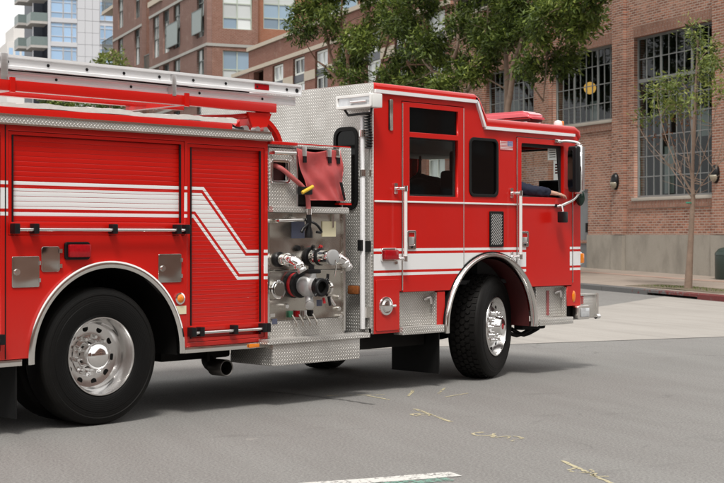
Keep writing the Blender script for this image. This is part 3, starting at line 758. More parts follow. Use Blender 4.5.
# ------------------------------------------------------------------ trees
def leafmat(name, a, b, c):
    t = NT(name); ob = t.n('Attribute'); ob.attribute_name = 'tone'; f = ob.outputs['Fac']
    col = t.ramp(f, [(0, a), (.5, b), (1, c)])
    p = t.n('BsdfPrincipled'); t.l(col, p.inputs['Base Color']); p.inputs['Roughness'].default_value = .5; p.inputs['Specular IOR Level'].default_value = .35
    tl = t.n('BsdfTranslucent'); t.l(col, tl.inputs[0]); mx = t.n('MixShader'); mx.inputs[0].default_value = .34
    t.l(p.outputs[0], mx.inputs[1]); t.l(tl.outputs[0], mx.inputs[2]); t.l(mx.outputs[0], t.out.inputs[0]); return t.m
M_LEAF = leafmat('broad_leaf', (.020, .034, .007), (.100, .145, .026), (.34, .40, .085))  # dark and bright ends paint shade and highlights into the leaves
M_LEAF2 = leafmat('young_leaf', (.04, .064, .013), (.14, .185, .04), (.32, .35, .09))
M_LEAFR = leafmat('reddish_leaf', (.12, .04, .015), (.22, .08, .02), (.16, .10, .03))
M_BARK = simple('brown_bark', (.20, .115, .075), .9, var=.4, vs=7, bump=.03, bs=16)
M_BARK2 = simple('pale_bark', (.22, .155, .115), .9, var=.35, vs=7, bump=.03, bs=16)
def leaves(clumps, per, size, rng, flat=.75):
    vs, fs, tone = [], [], []
    for (cx, cy, cz, r) in clumps:
        ct = rng.uniform(-.18, .18)
        n = int(per * r * r)
        subs = []
        for _ in range(max(6, int(26 * r))):
            d = Vector((rng.gauss(0, 1), rng.gauss(0, 1), rng.gauss(0, 1)))
            d.normalize(); d *= r * rng.uniform(.25, 1.0) ** .6
            subs.append((Vector((cx + d.x, cy + d.y, cz + d.z * flat)), d))
        for _ in range(n):
            s_, d = rng.choice(subs)
            e = Vector((rng.gauss(0, 1), rng.gauss(0, 1), rng.gauss(0, 1))) * .13
            p = s_ + e
            ax = (d.normalized() * .6 + Vector((rng.uniform(-1, 1), rng.uniform(-1, 1), rng.uniform(-1, .6)))).normalized()
            up = Vector((rng.uniform(-.7, .7), rng.uniform(-.7, .7), 1)); sd_ = ax.cross(up)
            if sd_.length < .05: continue
            sd_.normalize(); L = size * rng.uniform(.7, 1.35); w = L * .36
            nn = sd_.cross(ax).normalized() * L * .08
            k = len(vs); vs += [p, p + ax * L * .5 + sd_ * w * .5 - nn, p + ax * L, p + ax * L * .5 - sd_ * w * .5 - nn]
            fs.append((k, k + 1, k + 2, k + 3))
            tone.append(clampf(.43 + ct + rng.gauss(0, .20) + .10 * (p.z - cz) / max(r, .1), 0, 1))  # higher leaves in a clump coloured lighter, as painted top light
    me = bpy.data.meshes.new('crown'); me.from_pydata([tuple(v) for v in vs], [], fs); me.update()
    at = me.attributes.new('tone', 'FLOAT', 'FACE'); at.data.foreach_set('value', tone)
    return me
def tree(name, label, x, y, stems, clumps, per, size, mat, bark, seed, r0=.12, group=None, wob=.5, bf=.55, lf=1.0):
    rng = random.Random(seed)
    e = empty(name); bz = walk_z(x, y) - .02
    e.location = Matrix.Rotation(STREET[1], 3, 'Z') @ Vector((x, y, bz)) + Vector(STREET[0]); e.rotation_euler = (0, 0, STREET[1])
    tag(e, label, 'tree', group)
    ends = []
    for i, st in enumerate(stems):
        pts = [(px - x, dy, pz - bz) for px, dy, pz in st]
        rr = [r0 * (1 if i == 0 else bf) * (1 - .72 * k / (len(pts) - 1)) for k in range(len(pts))]
        if i == 0: rr[0] = r0 * 1.25
        o = tubeo('trunk' if i == 0 else 'branch', pts, rr, bark, e, 9, 4); ends += [Vector(p) for p in pts[1:]]
    cl = []
    for (px, pz, r) in clumps:
        cl.append((px - x, rng.uniform(-wob, wob) * 1.6, pz - bz, r * rng.uniform(.85, 1.2)))
    for c in cl:                                     # limbs that carry each clump
        p = Vector(c[:3]); q = min(ends, key=lambda s_: (s_ - p).length + max(0, s_.z - p.z) * 1.5)
        if (q - p).length > .12:
            m = (p + q) / 2 + Vector((rng.uniform(-.15, .15), rng.uniform(-.15, .15), rng.uniform(-.05, .15)))
            L = (q - p).length
            tubeo('branch', [tuple(q), tuple(m), tuple(p)], [min(.04, .018 + .012 * L) * lf, .016 * lf, .007 * lf], bark, e, 5, 3)
    obj('crown', leaves(cl, per, size, rng), mat, e)
    return e
def up(cl, r): return [(a, b, r) for a, b in cl]
G = 'street trees behind the engine'
T1 = [(-20.2, 10.32), (-19.3, 10.39), (-19.9, 9.55), (-19.17, 9.45), (-17.63, 9.81), (-18.13, 8.93), (-18.96, 8.34), (-19.17, 7.9), (-17.63, 8.3), (-16.17, 8.86), (-15.7, 9.64), (-14.34, 9.16), (-14.79, 8.32), (-13.47, 8.5), (-13.05, 7.65), (-13.9, 7.25), (-12.63, 6.83), (-12.22, 9.02), (-11.81, 7.94), (-15.06, 7.16), (-11.02, 7.34), (-11.65, 6.56)]
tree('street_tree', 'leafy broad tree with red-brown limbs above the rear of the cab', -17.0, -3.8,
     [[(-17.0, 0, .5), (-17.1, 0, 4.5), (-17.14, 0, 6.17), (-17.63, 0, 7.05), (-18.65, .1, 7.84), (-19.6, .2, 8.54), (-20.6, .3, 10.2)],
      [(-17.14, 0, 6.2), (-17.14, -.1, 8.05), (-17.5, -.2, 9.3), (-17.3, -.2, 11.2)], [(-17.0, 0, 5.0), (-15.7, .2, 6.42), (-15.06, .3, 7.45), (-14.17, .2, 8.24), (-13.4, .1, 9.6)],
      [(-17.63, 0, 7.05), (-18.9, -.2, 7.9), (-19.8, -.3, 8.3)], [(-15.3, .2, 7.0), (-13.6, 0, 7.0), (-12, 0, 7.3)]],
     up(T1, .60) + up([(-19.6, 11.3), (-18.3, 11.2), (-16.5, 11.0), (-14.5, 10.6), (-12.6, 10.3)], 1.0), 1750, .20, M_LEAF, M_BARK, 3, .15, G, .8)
T2 = [(-10.63, 9.03), (-9.5, 8.4), (-10.25, 7.91), (-11.17, 8.44), (-10.1, 6.74), (-10.63, 6.36), (-9.14, 7.61), (-8.43, 8.57), (-7.4, 8.48), (-7.53, 7.81), (-6.73, 7.92), (-6.22, 7.09), (-6.41, 6.35), (-6.86, 5.99), (-9.5, 6.12), (-5.77, 7.48)]
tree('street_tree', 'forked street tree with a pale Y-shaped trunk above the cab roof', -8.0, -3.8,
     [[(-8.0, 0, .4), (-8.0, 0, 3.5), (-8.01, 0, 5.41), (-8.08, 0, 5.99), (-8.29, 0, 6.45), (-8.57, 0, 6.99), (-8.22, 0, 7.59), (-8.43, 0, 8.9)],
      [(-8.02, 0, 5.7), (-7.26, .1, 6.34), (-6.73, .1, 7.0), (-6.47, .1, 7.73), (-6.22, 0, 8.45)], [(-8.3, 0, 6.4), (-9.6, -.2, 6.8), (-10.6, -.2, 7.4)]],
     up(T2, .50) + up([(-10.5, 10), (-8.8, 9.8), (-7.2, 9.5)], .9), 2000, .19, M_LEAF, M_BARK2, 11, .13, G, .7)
T3 = [(-5.46, 8.25), (-4.55, 7.7), (-5.59, 7.67), (-3.97, 7.91), (-4.85, 7.21), (-5.46, 6.69), (-5.84, 6.38), (-4.14, 7.0)]
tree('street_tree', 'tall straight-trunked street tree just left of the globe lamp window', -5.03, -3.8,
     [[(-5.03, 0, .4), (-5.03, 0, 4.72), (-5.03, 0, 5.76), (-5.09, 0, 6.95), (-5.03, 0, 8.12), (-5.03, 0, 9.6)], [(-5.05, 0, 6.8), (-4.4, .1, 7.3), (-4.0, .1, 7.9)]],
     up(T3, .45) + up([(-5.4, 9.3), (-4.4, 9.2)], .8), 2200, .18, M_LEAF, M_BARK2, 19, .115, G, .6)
T4 = [(-2.84, 7.66), (-2.3, 7.3), (-3.12, 7.33), (-1.77, 7.58), (-1.26, 7.24), (-2.03, 6.9), (-2.57, 6.58), (-2.84, 6.33), (-2.1, 6.3), (-2.41, 6.06), (-.51, 7.5), (-.02, 7.56), (-.85, 7.29), (-.61, 6.93), (.54, 7.65), (-3.68, 8.07)]
tree('street_tree', 'leaning street tree with leaves hanging over the warehouse window', -4.75, -4.1,
     [[(-4.75, 0, .4), (-4.65, 0, 4.0), (-4.5, 0, 4.9), (-4.25, 0, 5.7), (-4.05, 0, 6.45), (-3.68, 0, 6.92), (-3.23, 0, 7.34), (-2.4, 0, 7.6), (-1.0, 0, 7.5), (.4, 0, 7.7)],
      [(-3.5, 0, 7.1), (-2.6, .1, 7.1), (-2.4, .1, 6.4), (-2.6, .1, 5.2)], [(-3.9, 0, 6.7), (-3.6, .1, 7.5), (-3.3, .1, 8.4)]],
     up(T4, .42) + up([(-3.2, 8.8), (-1.8, 8.5), (-.4, 8.4)], .75), 2400, .18, M_LEAF, M_BARK2, 29, .105, G, .6)
YT = [(3.06, 5.15), (2.81, 4.86), (3.3, 4.75), (3.55, 4.44), (2.6, 4.39), (4.41, 6.04), (4.78, 6.17), (4.97, 5.74), (4.6, 5.51), (4.02, 5.22), (4.41, 4.95), (3.82, 4.84), (4.78, 5.14), (5.23, 5.43), (5.51, 5.35), (5.59, 4.83), (5.37, 4.51), (4.97, 4.66), (3.22, 4.46), (4.21, 4.5)]
YE = tree('young_tree', 'young slender street tree with bare lower twigs on the far pavement', 4.33, -4.2,
     [[(4.33, 0, .2), (4.41, 0, 1.11), (4.48, 0, 1.93), (4.52, 0, 2.34), (4.50, 0, 2.74), (4.56, 0, 4.12), (4.71, 0, 5.95)],
      [(4.50, 0, 2.3), (3.7, -.1, 3.12), (2.81, -.2, 3.89), (2.39, -.2, 4.53)], [(4.5, 0, 2.5), (4.02, .2, 3.46), (3.55, .3, 4.32), (3.22, .3, 4.83)],
      [(4.5, 0, 2.3), (4.97, 0, 2.72), (5.66, .1, 3.3), (6.0, .2, 3.9)], [(4.5, 0, 2.6), (4.86, .1, 3.41), (5.23, .1, 4.3), (5.4, .1, 5.1)],
      [(4.5, 0, 2.4), (4.2, -.3, 3.2), (3.95, -.5, 4.2), (3.8, -.5, 4.9)], [(4.5, 0, 2.45), (3.9, .1, 2.9), (3.0, .1, 3.3), (2.5, .1, 3.7)],
      [(4.55, 0, 3.3), (4.3, .1, 4.0), (4.15, .1, 4.9)], [(4.55, 0, 3.2), (4.9, -.2, 4.0), (5.0, -.2, 5.2)], [(3.9, .1, 2.95), (3.6, .1, 3.6), (3.3, .1, 4.3)], [(5.3, .05, 3.0), (5.5, .1, 3.7), (5.55, .1, 4.6)]],
     up(YT, .20), 2300, .13, M_LEAF2, M_BARK2, 37, .080, None, .3, .16, .4)
rng = random.Random(12)
bst = [[(4.50, 0, 2.3), (3.7, -.1, 3.12), (2.81, -.2, 3.89)], [(4.5, 0, 2.5), (4.02, .2, 3.46), (3.55, .3, 4.32)], [(4.5, 0, 2.3), (4.97, 0, 2.72), (5.66, .1, 3.3)], [(4.5, 0, 2.6), (4.86, .1, 3.41), (5.23, .1, 4.3)], [(4.5, 0, 2.45), (3.9, .1, 2.9), (3.0, .1, 3.3)], [(4.52, 0, 2.3), (4.56, 0, 3.4), (4.62, 0, 4.6)]]
for q in range(46):
    st = rng.choice(bst); k = rng.randrange(len(st) - 1); f = rng.random(); a_ = Vector(st[k]).lerp(Vector(st[k + 1]), f) - Vector((4.33, 0, walk_z(4.33, -4.2) - .02))
    d_ = Vector((rng.gauss(0, .55), rng.gauss(0, .5), rng.uniform(.1, 1.0))).normalized() * rng.uniform(.35, .95); m_ = a_ + d_ * .5 + Vector((rng.uniform(-.08, .08), rng.uniform(-.08, .08), -.03))
    tubeo('twig', [tuple(a_), tuple(m_), tuple(a_ + d_)], [.008, .006, .003], M_BARK2, YE, 4, 2)
rng = random.Random(5)
obj('red_leaves', leaves([(c[0] - 4.33, rng.uniform(-.4, .4), c[1] - .25, .14) for c in ((2.7, 4.05), (3.1, 4.2), (3.45, 4.0), (2.9, 3.9), (4.3, 4.4), (3.7, 4.4))], 900, .11, rng), M_LEAFR, YE)
tubeo('tree_tie', [(.18, -.03, 2.02), (.20, -.09, 2.03), (.10, -.12, 2.03), (.07, -.02, 2.02)], .018, simple('green_tie', (.03, .22, .14), .6), YE, 6)
# greenery seen far back between the ladder and the body, and above the ladder
FG = 'far trees behind the ladder rack'
for i, (x, z, r, lab) in enumerate(((-57.3, 12.75, 1.2, 'round leafy treetop showing just above the ladder by the balconies'), (-70.5, 11.3, 1.7, 'far green treetop glimpsed under the ladder rack, left of two'), (-63.5, 10.8, 1.6, 'far green treetop glimpsed under the ladder rack, right of two'))):
    tree('far_tree', lab, x, -3.8, [[(x, 0, 1.2), (x, 0, 5), (x + .1, 0, z - .8)]], [(x + dx * r, z + dz * r, r * .75) for dx, dz in ((0, 0), (-.7, -.4), (.7, -.35), (.1, -.9), (-.5, -1.2), (.5, -1.3))], 330, .32, M_LEAF2 if i == 0 else M_LEAF, M_BARK, 50 + i, .16, FG, .8)

# ------------------------------------------------------------------ tree pit grass, litter bin
rng = random.Random(3); vs, fs, tone = [], [], []
for _ in range(1500):
    a = rng.uniform(0, 6.28); q = rng.random() ** .5; x = 4.15 + 1.9 * q * math.cos(a); y = -4.05 + .55 * q * math.sin(a)
    if rng.random() < .35 * q: continue
    z = walk_z(x, y) - .005; h = rng.uniform(.02, .075) * (1.3 - q); th = rng.uniform(0, 6.28); w = .012
    k = len(vs); vs += [(x - w * math.cos(th), y - w * math.sin(th), z), (x + w * math.cos(th), y + w * math.sin(th), z), (x + rng.uniform(-.03, .03), y + rng.uniform(-.03, .03), z + h)]
    fs.append((k, k + 1, k + 2)); tone.append(clampf(rng.gauss(.30, .22), 0, 1))
me = bpy.data.meshes.new('grass'); me.from_pydata(vs, [], fs); at = me.attributes.new('tone', 'FLOAT', 'FACE'); at.data.foreach_set('value', tone)
go = obj('grass', me, M_LEAF2); street_place(go); tag(go, 'thin green weeds growing round the foot of the young tree', 'grass', kind='stuff')
M_SOIL = simple('tree_pit_soil', (.13, .105, .07), .95, var=.5, vs=6, bump=.03, bs=20)
ps = sheet(frange(2.3, 6.0, .37), frange(-4.6, -3.5, .22), lambda x, y: walk_z(x, y) + .006 + .02 * math.exp(-((x - 4.33) ** 2 + (y + 4.2) ** 2) * 3), M_SOIL, 'tree_pit')
LBN = empty('litter_bin'); LBN.location = Matrix.Rotation(STREET[1], 3, 'Z') @ Vector((1.32, -.62, walk_z(1.3, -.6))) + Vector(STREET[0]); LBN.rotation_euler = (0, 0, STREET[1])
tag(LBN, 'dark green round-topped litter bin at the right edge by the warehouse', 'litter bin')
M_BIN = simple('dark_green_enamel', (.02, .035, .028), .4, var=.2)
obj('body', lathe(BM(), [(0, 0), (.40, 0), (.42, .03), (.42, .62), (0, .62)], 'z', n=28), M_BIN, LBN, sm=40)
obj('lid', lathe(BM(), [(.425, .625), (.425, .68), (.33, .80), (.12, .86), (0, .87)], 'z', n=28), M_BIN, LBN, sm=40)

# =================================================================== THE FIRE ENGINE (x forward, y to its far side, z up; near side at y = 0)
T = TRUCK
W_ = 2.46
# ---- rear body shell
arcR = arc(.14, .54, .70, 180, 0, 30)
body_out = [(-2.6, .555), (-.56, .555)] + arcR[1:-1] + [(.84, .555), (1.757, .555), (1.757, 2.25), (-2.6, 2.25)]
opA = (-.728, .873, 1.452, 2.207); opB = (.898, 1.718, .590, 2.190); opC = (-2.45, -.79, .62, 2.19)
plate('body_side', body_out, [rect(*opA), rect(*opB), rect(*opC)], 0, .05, M_PAINT, T, bev=.004)
plate('body_side', body_out, [], W_ - .05, W_, M_PAINT, T, bev=.004)
box('body_rear', -2.6, -2.56, .052, W_ - .052, .56, 2.24, M_RED, T); box('body_front_wall', 1.715, 1.755, .052, W_ - .052, .56, 2.24, M_ALU, T)
box('body_core', -2.55, -.62, .12, W_ - .06, .62, 2.22, M_UNDER, T); box('body_core', -.6, .88, .12, W_ - .06, 1.36, 2.22, M_UNDER, T); box('body_core', .89, 1.71, .12, W_ - .06, .60, 2.22, M_UNDER, T)
box('body_roof', -2.58, 1.75, .06, W_ - .06, 2.225, 2.255, M_DP, T)
# seams in the side sheet
for x in (-.752, ):
    box('panel_seam', x - .004, x + .004, -.0025, .004, .56, 2.245, M_BLK, T)
# ---- roller shutters
slat_me = {}
def shutter(op, bottom_h=.035, handle_z=None):
    x0, x1, z0, z1 = op
    fr = plate('shutter_frame', rect(x0 + .004, x1 - .004, z0 + .004, z1 - .004), [rect(x0 + .038, x1 - .042, z0 + .030, z1 - .028)], .006, .06, M_RED, T)
    dr = box('roller_door', x0 + .03, x1 - .034, .045, .058, z0 + .02, z1 - .02, M_SLAT, T)
    xs0, xs1 = x0 + .040, x1 - .044; key = round(xs1 - xs0, 3)
    if key not in slat_me:
        bm = BM(); h = .0365; w = xs1 - xs0
        prof = [(.010, -h / 2 + .0004), (.0022, -h / 2 + .0006), (.0005, -h / 2 + .003), (0, 0), (.0005, h / 2 - .003), (.0022, h / 2 - .0006), (.010, h / 2 - .0004)]
        va = [bm.verts.new((-w / 2, y, z)) for y, z in prof]; vb = [bm.verts.new((w / 2, y, z)) for y, z in prof]
        for i in range(len(prof) - 1): bm.faces.new((va[i], vb[i], vb[i + 1], va[i + 1]))
        bmesh.ops.recalc_face_normals(bm, faces=bm.faces[:])
        me = bpy.data.meshes.new('slat'); bm.to_mesh(me); bm.free(); me.materials.append(M_SLAT); slat_me[key] = me
        # make sure outside faces the street
        if me.polygons[2].normal.y > 0: me.flip_normals()
    k0 = math.ceil((z0 + .035 - .02) / .0365)
    z = .02 + (k0 + .5) * .0365
    while z < z1 - .03:
        o = bpy.data.objects.new('slat', slat_me[key]); o.location = ((xs0 + xs1) / 2, .026, z); link(o, dr); z += .0365
    for xx in (x0 + .030, x1 - .052): box('door_seal', xx, xx + .012, -.001, .012, z0 + .03, z1 - .03, M_BLK, dr)
    if handle_z:
        hb = tubeo('lift_bar', [(x0 + .02, -.055, handle_z), (x1 - .03, -.055, handle_z)], .013, M_CHROME, T, 12)
        box('lift_bar_rail', x0 + .02, x1 - .02, -.012, .02, handle_z + .012, handle_z + .055, M_RED, T, .006)
        for f in (0.02, .12, .55, .93, .985):
            xx = x0 + (x1 - x0) * f; box('bar_bracket', xx - .022, xx + .022, -.075, -.003, handle_z - .03, handle_z + .045, M_BLK, hb, .006)
    return dr
shutter(opA, handle_z=1.492); shutter(opB, handle_z=.668); shutter(opC, handle_z=.70)
# ---- trim along the bottom, top rail, coaming and hose cover
box('sill_trim', -2.6, -.625, -.016, .03, .506, .552, M_TRIM, T, .003); box('sill_trim', .86, 1.757, -.016, .03, .506, .552, M_TRIM, T, .003)
bm = BM(); abox(bm, -2.62, 1.765, -.035, -.005, 2.252, 2.313); abox(bm, -2.62, 1.765, -.0351, .10, 2.3132, 2.322); obj('top_rail', bm, M_DP, T)
box('rail_lip', -2.62, 1.766, -.040, -.0352, 2.245, 2.258, M_TRIM, T); box('rail_lip', -2.62, 1.766, -.040, -.0352, 2.308, 2.324, M_TRIM, T)
box('coaming', -2.6, 1.45, .10, .14, 2.323, 2.388, M_RED, T, .004); bm = BM(); nx_, ny_ = 90, 12; rg = random.Random(6)
def cov(i, j):
    x = -2.6 + 4.1 * i / nx_; t_ = j / ny_; y = .105 + 2.25 * max(0, t_ - .12) / .88
    z = 2.388 + (.045 if t_ > .1 else .045 * t_ / .1) + .010 * math.sin(x * 7 + 2 * t_) * math.sin(x * 2.3 + 5 * t_) + rg.uniform(-.006, .006) * (t_ > .05)
    return (x, y, z)
vv = [[bm.verts.new(cov(i, j)) for i in range(nx_ + 1)] for j in range(ny_ + 1)]
for j in range(ny_):
    for i in range(nx_): bm.faces.new((vv[j][i], vv[j][i + 1], vv[j + 1][i + 1], vv[j + 1][i]))
bmesh.ops.recalc_face_normals(bm, faces=bm.faces[:])
obj('hose_cover', bm, simple('white_hose_cover', (.62, .60, .57), .6, var=.12, vs=10, bump=.01, bs=30), T, sm=80)
# ---- rear wheel arch
ring_arc('fender_trim', .14, .54, .664, .716, -.03, .02, -2.5, 182.5, M_TRIM, T, 48, .008)
obj('wheel_well', lathe(BM(), [(.70, .052), (.70, .90), (.05, .90)], 'y', (.14, 0, .54), 36, a0=R(-4), a1=R(184)), M_UNDER, T, sm=40)
# ---- small fittings above the arch
def cover_plate(x0, x1, z0, z1, side):
    p = plate('access_plate', rrect(x0, x1, z0, z1, .012, 3), [], -.008, -.001, M_PLATE, T, bev=.002)
    for zz in (z0 + .05, z1 - .05): tubeo('hinge', [(x1 if side > 0 else x0, -.012, zz - .015), (x1 if side > 0 else x0, -.012, zz + .015)], .008, M_CHROME, p, 8)
    bm = lathe(BM(), [(0, -.014), (.022, -.014), (.024, -.008), (.024, 0)], 'y', ((x0 + .04) if side > 0 else (x1 - .04), -.006, (z0 + z1) / 2), 16); obj('latch', bm, M_TRIM, p, sm=40)
cover_plate(-.702, -.474, 1.073, 1.299, 1); cover_plate(.605, .832, 1.078, 1.304, 1)
p = plate('access_plate', rrect(-.457, -.299, 1.183, 1.369, .02, 3), [], -.008, -.001, M_PLATE, T, bev=.002)
for zz in (1.225, 1.335): box('hinge', -.31, -.285, -.018, -.009, zz - .015, zz + .015, M_CHROME, p)
def lamp(x0, x1, z0, z1, lens, bez=M_BLK, d=.035):
    b = plate('marker_lamp', rrect(x0, x1, z0, z1, .022, 4), [], -d * .6, -.001, bez, T, bev=.004)
    bm = abox(BM(), x0 + .02, x1 - .014, -d - .02, -d * .6 - .0005, z0 + .018, z1 - .018, .012); obj('lens', bm, lens, b, sm=40); return b
lamp(-.262, -.042, 1.269, 1.402, M_REDL)
r_ = obj('round_reflector', lathe(BM(), [(.048, 0), (.048, -.012), (.034, -.016)], 'y', (.817, -.001, .947), 20), M_CHROME, T, sm=40)
obj('lens', lathe(BM(), [(.036, -.014), (.022, -.026), (0, -.030)], 'y', (.817, -.001, .947), 20), M_AMB, r_, sm=60)
box('data_plate', .782, .882, -.005, -.001, .822, .888, M_PAPER, T)
bm = abox(BM(), 1.525, 1.635, -.034, -.0165, .512, .546, .008); obj('side_marker', bm, M_AMB, T, sm=40)
# ---- ladder rack
box('rack_beam', -2.6, 1.99, .15, .215, 2.512, 2.592, M_RED, T, .005); box('rack_beam', -2.6, 1.55, .88, .94, 2.552, 2.592, M_RED, T, .005)
for x in (-.64, .97): box('rack_cross_arm', x, x + .07, .216, .94, 2.515, 2.551, M_RED, T); box('rack_clamp', x + .01, x + .05, .13, .149, 2.50, 2.61, M_RED, T)
bm = BM(); prism(bm, [(1.68, 2.504), (1.95, 2.504), (1.87, 2.324), (1.75, 2.324)], 'y', .17, .195); prism(bm, [(1.80, 2.504), (1.82, 2.504), (1.82, 2.324), (1.80, 2.324)], 'y', .196, .42)
obj('rack_bracket', bm, M_RED, T)
tubeo('rack_arm', [(1.15, .30, 2.43), (1.55, .24, 2.455), (1.93, .19, 2.50)], [.02, .024, .028], M_RED, T, 8)
tubeo('hydraulic_ram', [(1.42, .22, 2.36), (1.66, .20, 2.345)], .022, M_ALU, T, 10); tubeo('ram_rod', [(1.66, .20, 2.345), (1.90, .19, 2.35)], .011, M_CHROME, T, 8)
for x in (1.62, 1.75, 1.84): obj('rack_pivot', lathe(BM(), [(0, -.03), (.028, -.03), (.028, .03), (0, .03)], 'y', (x, .15, 2.352), 14), M_ALU, T, sm=40)
tubeo('hydraulic_hose', [(1.30, .20, 2.36), (1.38, .13, 2.42), (1.52, .14, 2.36), (1.66, .15, 2.37)], .009, M_BLK, T, 6, 4)
obj('hose_reel', lathe(BM(), [(.285, -.03), (.325, -.03), (.325, .03), (.285, .03), (.285, -.03)], 'y', (2.02, .48, 2.19), 48), M_RED, T, sm=30)
obj('reel_hose', lathe(BM(), [(.20, .035), (.275, .035), (.285, .10), (.275, .33), (.20, .33)], 'y', (2.02, .48, 2.19), 40), M_HOSE, T, sm=50)
obj('hose_reel', lathe(BM(), [(.285, .36), (.325, .36), (.325, .40), (.285, .40), (.285, .36)], 'y', (2.02, .48, 2.19), 48), M_RED, T, sm=30)
# ---- aluminium ladder lying on the rack (a thing of its own)
LD = empty('extension_ladder', (0, .16, 2.60)); tag(LD, 'long aluminium extension ladder lying on the red rack along the engine top', 'ladder')
def rail(name, x0, x1, y, z0, z1):
    bm = BM(); w = .035; sg = 1
    prism(bm, [(y, z0), (y, z0 + .020), (y + .016, z0 + .026), (y + .016, z1 - .026), (y, z1 - .020), (y, z1), (y + w, z1), (y + w, z0)], 'x', x0, x1)
    return obj(name, bm, M_ALUW, LD)
rail('rail', -2.9, 2.13 + .16, .0, .075, .178); rail('rail', -2.9, 2.29, .52, .075, .178)
rail('fly_rail', -2.8, 2.26, .045, -.005, .072); rail('fly_rail', -2.8, 2.26, .47, -.005, .072)
for k in range(15):
    x = -2.7 + .345 * k
    tubeo('rung', [(x, .036, .125), (x, .519, .125)], .016, M_ALUW, LD, 8); tubeo('rung', [(x + .12, .081, .03), (x + .12, .469, .03)], .015, M_ALUW, LD, 8)
    bm = lathe(BM(), [(0, -.006), (.011, -.005), (.013, 0)], 'y', (x, .0145, .125), 10); obj('rivet', bm, M_BLK, LD)
    if k % 2: bm = lathe(BM(), [(0, -.006), (.010, -.005), (.012, 0)], 'y', (x + .1, .0595, .03), 10); obj('rivet', bm, M_BLK, LD)
tubeo('halyard', [(-2.6, .02, .070), (-1, .02, .064), (0.2, .02, .070), (1.2, .02, .066), (1.7, .02, .072)], .006, M_UNDER, LD, 6)
box('ladder_guide', -.70, -.64, -.012, .06, -.01, .185, M_ALU, LD, .004); box('ladder_guide', .86, .90, -.014, .06, -.02, .15, M_ALU, LD, .004)
box('red_band', 1.76, 1.92, .010, .0155, .103, .150, M_REDL, LD); 
for y in (0, .52):
    box('end_cap', 2.286, 2.300, y + .004, y + .033, .080, .173, M_ALUW, LD, .004); bm = lathe(BM(), [(0, -.006), (.016, -.005), (.019, 0)], 'y', (2.25, y + .0155, .125), 12); obj('pulley_bolt', bm, M_BLK, LD)
for y in (.045, .47): box('end_cap', 2.256, 2.268, y + .004, y + .030, 0.0, .068, M_ALUW, LD, .004)

# ---- pump module
PX0, PX1 = 1.762, 2.69
box('pump_housing', PX0, PX1 - .01, .075, W_ - .06, .62, 2.20, M_UNDER, T)
box('pump_deck', PX0, 2.73, .02, W_ - .03, 2.205, 2.222, M_DP, T)
box('pump_end_sheet', PX1 - .008, PX1 + .004, .05, W_ - .05, .60, 2.20, M_DP, T)
pu = plate('pump_panel', rect(PX0 + .003, PX1, 1.153, 1.646), [], .03, .05, M_STEEL, T, bev=.002)
pl = plate('pump_panel', rect(PX0 + .003, PX1, .722, 1.147), [], .03, .05, M_STEEL, T, bev=.002)
box('kick_plate', PX0 + .003, PX1, .025, .05, .578, .718, M_DP, T); box('panel_edge', PX0, PX0 + .025, .012, .0295, .60, 1.64, M_TRIM, T); box('panel_edge', PX1 - .025, PX1, .012, .0295, .60, 1.64, M_TRIM, T)
bm = BM(); prism(bm, [(-.055, 1.648), (.05, 1.648), (.05, 1.70), (-.03, 1.70), (-.055, 1.69)], 'x', PX0 + .002, PX1 - .02); obj('panel_hood', bm, M_DP, T)
bxp = plate('hose_box_front', rect(PX0 + .003, 2.07, 1.702, 2.195), [rect(1.802, 1.972, 1.917, 2.075)], .0, .02, M_DP, T)
plate('hose_port_frame', rrect(1.778, 1.996, 1.893, 2.099, .03, 4), [rrect(1.802, 1.972, 1.917, 2.075, .01, 3)], -.018, -.001, M_CHROME, T, bev=.004)
box('hose_port_back', 1.79, 1.985, .05, .07, 1.90, 2.09, M_DRED, T)
for xx in (1.785, 1.99): 
    for zz in (1.90, 2.09): obj('bolt', lathe(BM(), [(0, -.006), (.008, -.004), (.009, 0)], 'y', (xx, -.019, zz), 10), M_CHROME, T)
tubeo('grab_rail', [(1.785, -.002, 2.15), (1.785, -.045, 2.15), (2.03, -.045, 2.155), (2.03, -.002, 2.155)], .017, M_TRIM, T, 10)
box('hose_box_post', 2.071, 2.092, -.012, .03, 1.702, 2.20, M_ALU, T, .003); box('red_cap_strip', PX0, 2.08, -.022, .06, 2.223, 2.25, M_RED, T, .004)
box('crosslay_bay', 2.095, 2.60, .06, .072, 1.72, 2.20, M_UNDER, T)
box('crosslay_post', 2.602, 2.738, -.012, .04, 1.742, 2.235, M_DP, T, .003); box('crosslay_post_side', 2.715, 2.7385, .041, .30, 1.742, 2.235, M_DP, T)
box('red_edge', 2.585, 2.74, -.014, .04, 1.722, 2.235 - .496, M_RED, T); box('red_edge', 2.09, 2.74, .0, .05, 2.2365, 2.246, M_RED, T)
# red vinyl curtain hanging over the hose bed
bm = BM(); nx_, nz_ = 34, 34; rng = random.Random(8)
def cur(i, j):
    s_, t_ = i / nx_, j / nz_                       # t_ from top to bottom
    xl = 2.062 + .150 * t_ ** 1.3 - .01 * math.sin(5 * t_); xr = 2.598 + .045 * t_
    x = xl + (xr - xl) * s_; z = 2.205 - .030 * math.sin(math.pi * min(1, s_ * 1.4)) * (1 - t_) - .448 * t_
    y = -.022 - .016 * math.sin(7 * s_ + 3.5 * t_ + 1) * (.3 + t_) - .010 * math.sin(16 * s_ - 9 * t_) * t_ - .008 * math.sin(11 * t_ + 4 * s_) - .02 * t_
    y -= .02 * math.exp(-((s_ - .55 - .25 * t_) / .06) ** 2) * t_
    return (x, y, z)
vv = [[bm.verts.new(cur(i, j)) for i in range(nx_ + 1)] for j in range(nz_ + 1)]
for j in range(nz_):
    for i in range(nx_): bm.faces.new((vv[j][i], vv[j][i + 1], vv[j + 1][i + 1], vv[j + 1][i]))
